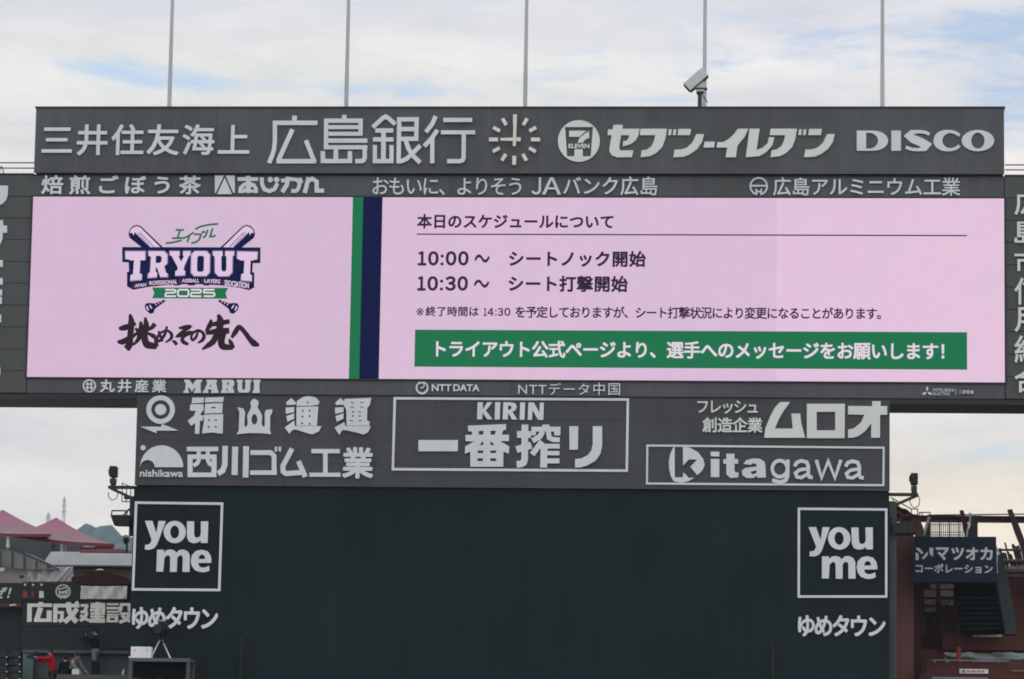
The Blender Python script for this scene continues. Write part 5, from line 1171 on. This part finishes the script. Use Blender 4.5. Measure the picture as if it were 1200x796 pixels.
# navy sign
YN = 129.6
ns = thing('advertising_sign', 'navy billboard with two lines of katakana on the red-brown stand', 'sign', tuple(W(1118, 684, YN)))
mb = MB().poly([(1070.2,630.4),(1166.3,630.6),(1167.5,682.6),(1070.6,683.8)], YN+.5, .5); obj('panel', mb, m_navy, ns)
t = T(1065, 625, .09167)
mb = MB().poly(t([(90,188),(130,188),(190,248),(160,268),(150,255),(100,205)]), YN, .02).poly(t([(88,240),(125,268),(125,342),(88,342)]), YN, .02).poly(t([(240,232),(240,280),(195,330),(162,325)]), YN, .02).poly(t([(264,188),(312,185),(310,298),(275,275),(264,250)]), YN, .02)
obj('emblem', mb, m_letter, ns)
(a, b), (c, d) = t([(345,180), (1072,345)])
mb = MB().chars([('マ',a,a+15.4),('ツ',a+18.2,a+33),('オ',a+35,a+49.6),('カ',a+52,c)], b, d, YN, .02, off=.035)
(a, b), (c, d) = t([(85,388), (1072,510)]); mb.text('コーポレーション', a, b+.4, c, d, YN, .02, off=.026)
for q in pieces(mb): obj('lettering', q, m_letter, ns)
mb = MB()
for x_ in (1080, 1120, 1158): mb.pbox(x_, 640, x_+2, 678, YN+.5, 1.2)
obj('bracket', mb, m_dark, ns)
# gantry behind
YG2 = 136.0
gt = thing('steel_gantry', 'long purple-brown steel girder on leaning posts behind the navy billboard', 'gantry', tuple(W(1140, 690, YG2)))
mb = MB(); za, zb_ = W(1140, 604.8, YG2).z, W(1140, 611.4, YG2).z; mb.box(W(1073,608,YG2).x, W(1330,608,YG2).x, YG2, YG2+.3, zb_+.05, za-.05); mb.box(W(1073,608,YG2).x, W(1330,608,YG2).x, YG2-.12, YG2+.42, za-.05, za); mb.box(W(1073,608,YG2).x, W(1330,608,YG2).x, YG2-.12, YG2+.42, zb_, zb_+.05); obj('girder', mb, m_steel, gt)
for lo in ([(1124.4,599.2),(1128.4,598.8),(1134.5,618),(1137,637),(1132,637),(1128,616)], [(1180.2,598.4),(1185.2,597.6),(1194,618),(1206,650),(1200,652),(1189,625)], [(1240,598),(1245,597.5),(1266,650),(1260,652)]): obj('leaning_post', MB().poly(lo, YG2-.15, .35), m_steel, gt)
mb = MB().poly([(1079.5,631.5),(1087.5,605.5),(1089.6,605.5),(1089.2,631.5)], YG2-.8, .5); obj('pier', mb, m_gcol, gt)
obj('brace', MB().beam(W(1080.6,632,YG2-1.4), W(1089,606,YG2-1.4), .10, .10), m_galv, gt)
mb = MB().poly([(1132.5,632),(1139,606),(1144.8,605.5),(1144.8,632)], YG2-.8, .6); obj('pier', mb, m_gcol, gt)
mb = MB().tube([W(1132,632,YG2-1.4), W(1134,620,YG2-1.4), W(1137,608,YG2-1.4), W(1136,601.5,YG2-1.4), W(1141,604,YG2-1.4), W(1150,604.2,YG2-1.4)], .03).tube([W(1134,628,YG2-1.4), W(1131,632,YG2-1.4)], .04); obj('cable', mb, m_galv, gt)
mb = MB().bar(W(1087,603.8,YG2), W(1200,602.6,YG2), .025).bar(W(1240,602.4,YG2), W(1190,602.8,YG2), .02); obj('top_wire', mb, m_dark, gt)
rl = thing('roof_railing', 'thin wire railing stepping down behind the right floodlight', 'railing', tuple(W(1075, 606, YG2)))
mb = MB(); Yq = YG2-.5
mb.tube([W(1044,583,Yq), W(1058,591,Yq), W(1068,596.6,Yq), W(1075.5,596.6,Yq), W(1075.5,604,Yq)], .022); mb.tube([W(1077.5,605,Yq), W(1077.5,600.6,Yq), W(1090,600.6,Yq), W(1090,605,Yq)], .022); mb.bar(W(1080.5,600.6,Yq), W(1080.5,605,Yq), .02); mb.bar(W(1046.5,584,Yq), W(1046.5,592,Yq), .02); mb.bar(W(1068,596.6,Yq), W(1068,602,Yq), .02); obj('rail', mb, m_dark, rl)
# crumpled dark canvas above the floodlight
mb = MB(); nx, nz = 22, 8; vs_ = []
for j in range(nz+1):
    for i in range(nx+1):
        u, v = i/nx, j/nz; x = 1041.5+34*u; top = 589.5+14.5*u**1.25+.7*math.sin(u*17); bot = 613.5-1.0*math.sin(u*9)-3.5*u
        p = W(x, top+(bot-top)*v, YB+1.0); d = .10*math.sin(u*14+v*9)+.12*math.sin(u*6-v*13); vs_.append((p.x, YB+1.0-d-.35*v, p.z))
mb.add(vs_, [(j*(nx+1)+i, j*(nx+1)+i+1, (j+1)*(nx+1)+i+1, (j+1)*(nx+1)+i) for j in range(nz) for i in range(nx)])
o = obj('dark_canvas', mb, m_maroon, smooth=True); m_ = o.modifiers.new('thickness', 'SOLIDIFY'); m_.thickness = .04; tag(o, 'crumpled dark canvas bundled over the right floodlight', 'canvas')
# vertical bar screen
br_ = thing('bar_screen', 'screen of thin vertical bars under the girder behind the billboard', 'fence', tuple(W(1110, 631, YG2+1)))
mb = MB()
for i in range(19): q = W(1090+i*2.25, 611, YG2+1); mb.bar((q.x, YG2+1, W(1110,632,YG2+1).z), (q.x, YG2+1, q.z), .017 if i % 5 else .03, 5)
obj('bar', mb, m_dark, br_)
mb = MB()
for y_ in (615, 624, 627): mb.bar(W(1088,y_,YG2+1), W(1133,y_,YG2+1), .014, 5)
obj('rail', mb, m_dark, br_)
# sloping column, black sheet standing in for the dark opening, and the far terrace with leaning bars
YC = 130.4
tag(obj('sloping_column', MB().poly([(1166.5,676),(1168.5,656),(1171,653),(1175.5,664),(1182,692),(1190.5,745),(1177,745),(1168,690)], YC+.9, .8), m_gcol), 'grey-green sloping column right of the navy billboard', 'column')
tag(obj('dark_opening_sheet', MB().poly([(1117,683.6),(1168,683),(1173,690),(1181,743.5),(1126,744.5)], YC+1.6, .15), m_void), 'black sheet standing in for the dark opening below the navy billboard', 'cloth')
mb = MB()
for i in range(7): mb.poly([(1122.5+i*.9,700+i*6),(1172+i*1.2,700+i*6),(1172+i*1.2,701.6+i*6),(1122.5+i*.9,701.6+i*6)], YC+1.45, .1)
tag(obj('stair_tread', mb, m_black), 'dark stair treads showing faintly in the black opening under the billboard', 'stairs')
ft = thing('far_terrace', 'distant red-brown terrace with rows of leaning thin bars', 'stand', (W(1192, 740, 140).x, 140, 0))
mb = MB().pbox(1165, 676, 1330, 830, 141, .5, True); obj('terrace_wall', mb, m_rbf, ft)
mb = MB(); rn = random.Random(11)
for i in range(62):
    x_ = 1165+i*1.6+rn.uniform(-.6, .6); h = rn.uniform(636, 650) if rn.random() > .25 else rn.uniform(650, 660)
    mb.bar(W(x_+(678-h)*.10, 678, 140.4), W(x_-(678-h)*.17, h, 140.4), rn.uniform(.025, .075), 5)
obj('leaning_bar', mb, m_gcol, ft)
mb = MB()
for i in range(30): x_ = 1178+i*2.6+rn.uniform(-.5, .5); mb.bar(W(x_+1.2, 676, 140.2), W(x_-2, 663+rn.uniform(-2, 2), 140.2), rn.uniform(.03, .07), 5)
obj('pale_bar', mb, m_galv, ft)
for y_ in (644.5, 657.8, 669.6, 675.2): obj('rail', MB().bar(W(1166,y_,140), W(1330,y_+1,140), .05 if y_ < 650 else .09, 6), m_steel, ft)
mb = MB()
for i in range(26): x_ = 1180+i*3.1; mb.pbox(x_, 678+(i % 3)*1.2, x_+1.0+(i % 2)*.5, 690+(i*7 % 5)*1.5, 140.9, .05)
obj('seat_row', mb, m_rb, ft)
mb = MB().tube([W(1166.8,642,YN+.4), W(1168.5,652,YN+.4), W(1167.6,662,YN+.4), W(1168.6,672,YN+.4)], .03).tube([W(1167,640,YN+.4), W(1170,647,YN+.4), W(1172,650,YN+.4)], .03); tag(obj('loose_wire', mb, m_galv), 'loose pale wires at the billboard\'s edge beside the sloping column', 'wire')

# ------------------------------------------------------------------ air
HAZE = 1.1e-4
mb = MB().box(-2600, 2600, -150, 3000, -1, 340)
hz = tag(obj('haze', mb, m_dark), kind='stuff')
hm = bpy.data.materials.new('haze air'); hm.use_nodes = True; ht = hm.node_tree; ht.nodes.clear()
pv = ht.nodes.new('ShaderNodeVolumePrincipled'); pv.inputs['Density'].default_value = HAZE; pv.inputs['Color'].default_value = (.60, .80, 1.0, 1); pv.inputs['Anisotropy'].default_value = .3
ou = ht.nodes.new('ShaderNodeOutputMaterial'); ht.links.new(pv.outputs[0], ou.inputs['Volume'])
hz.data.materials.clear(); hz.data.materials.append(hm); hm.cycles.homogeneous_volume = True
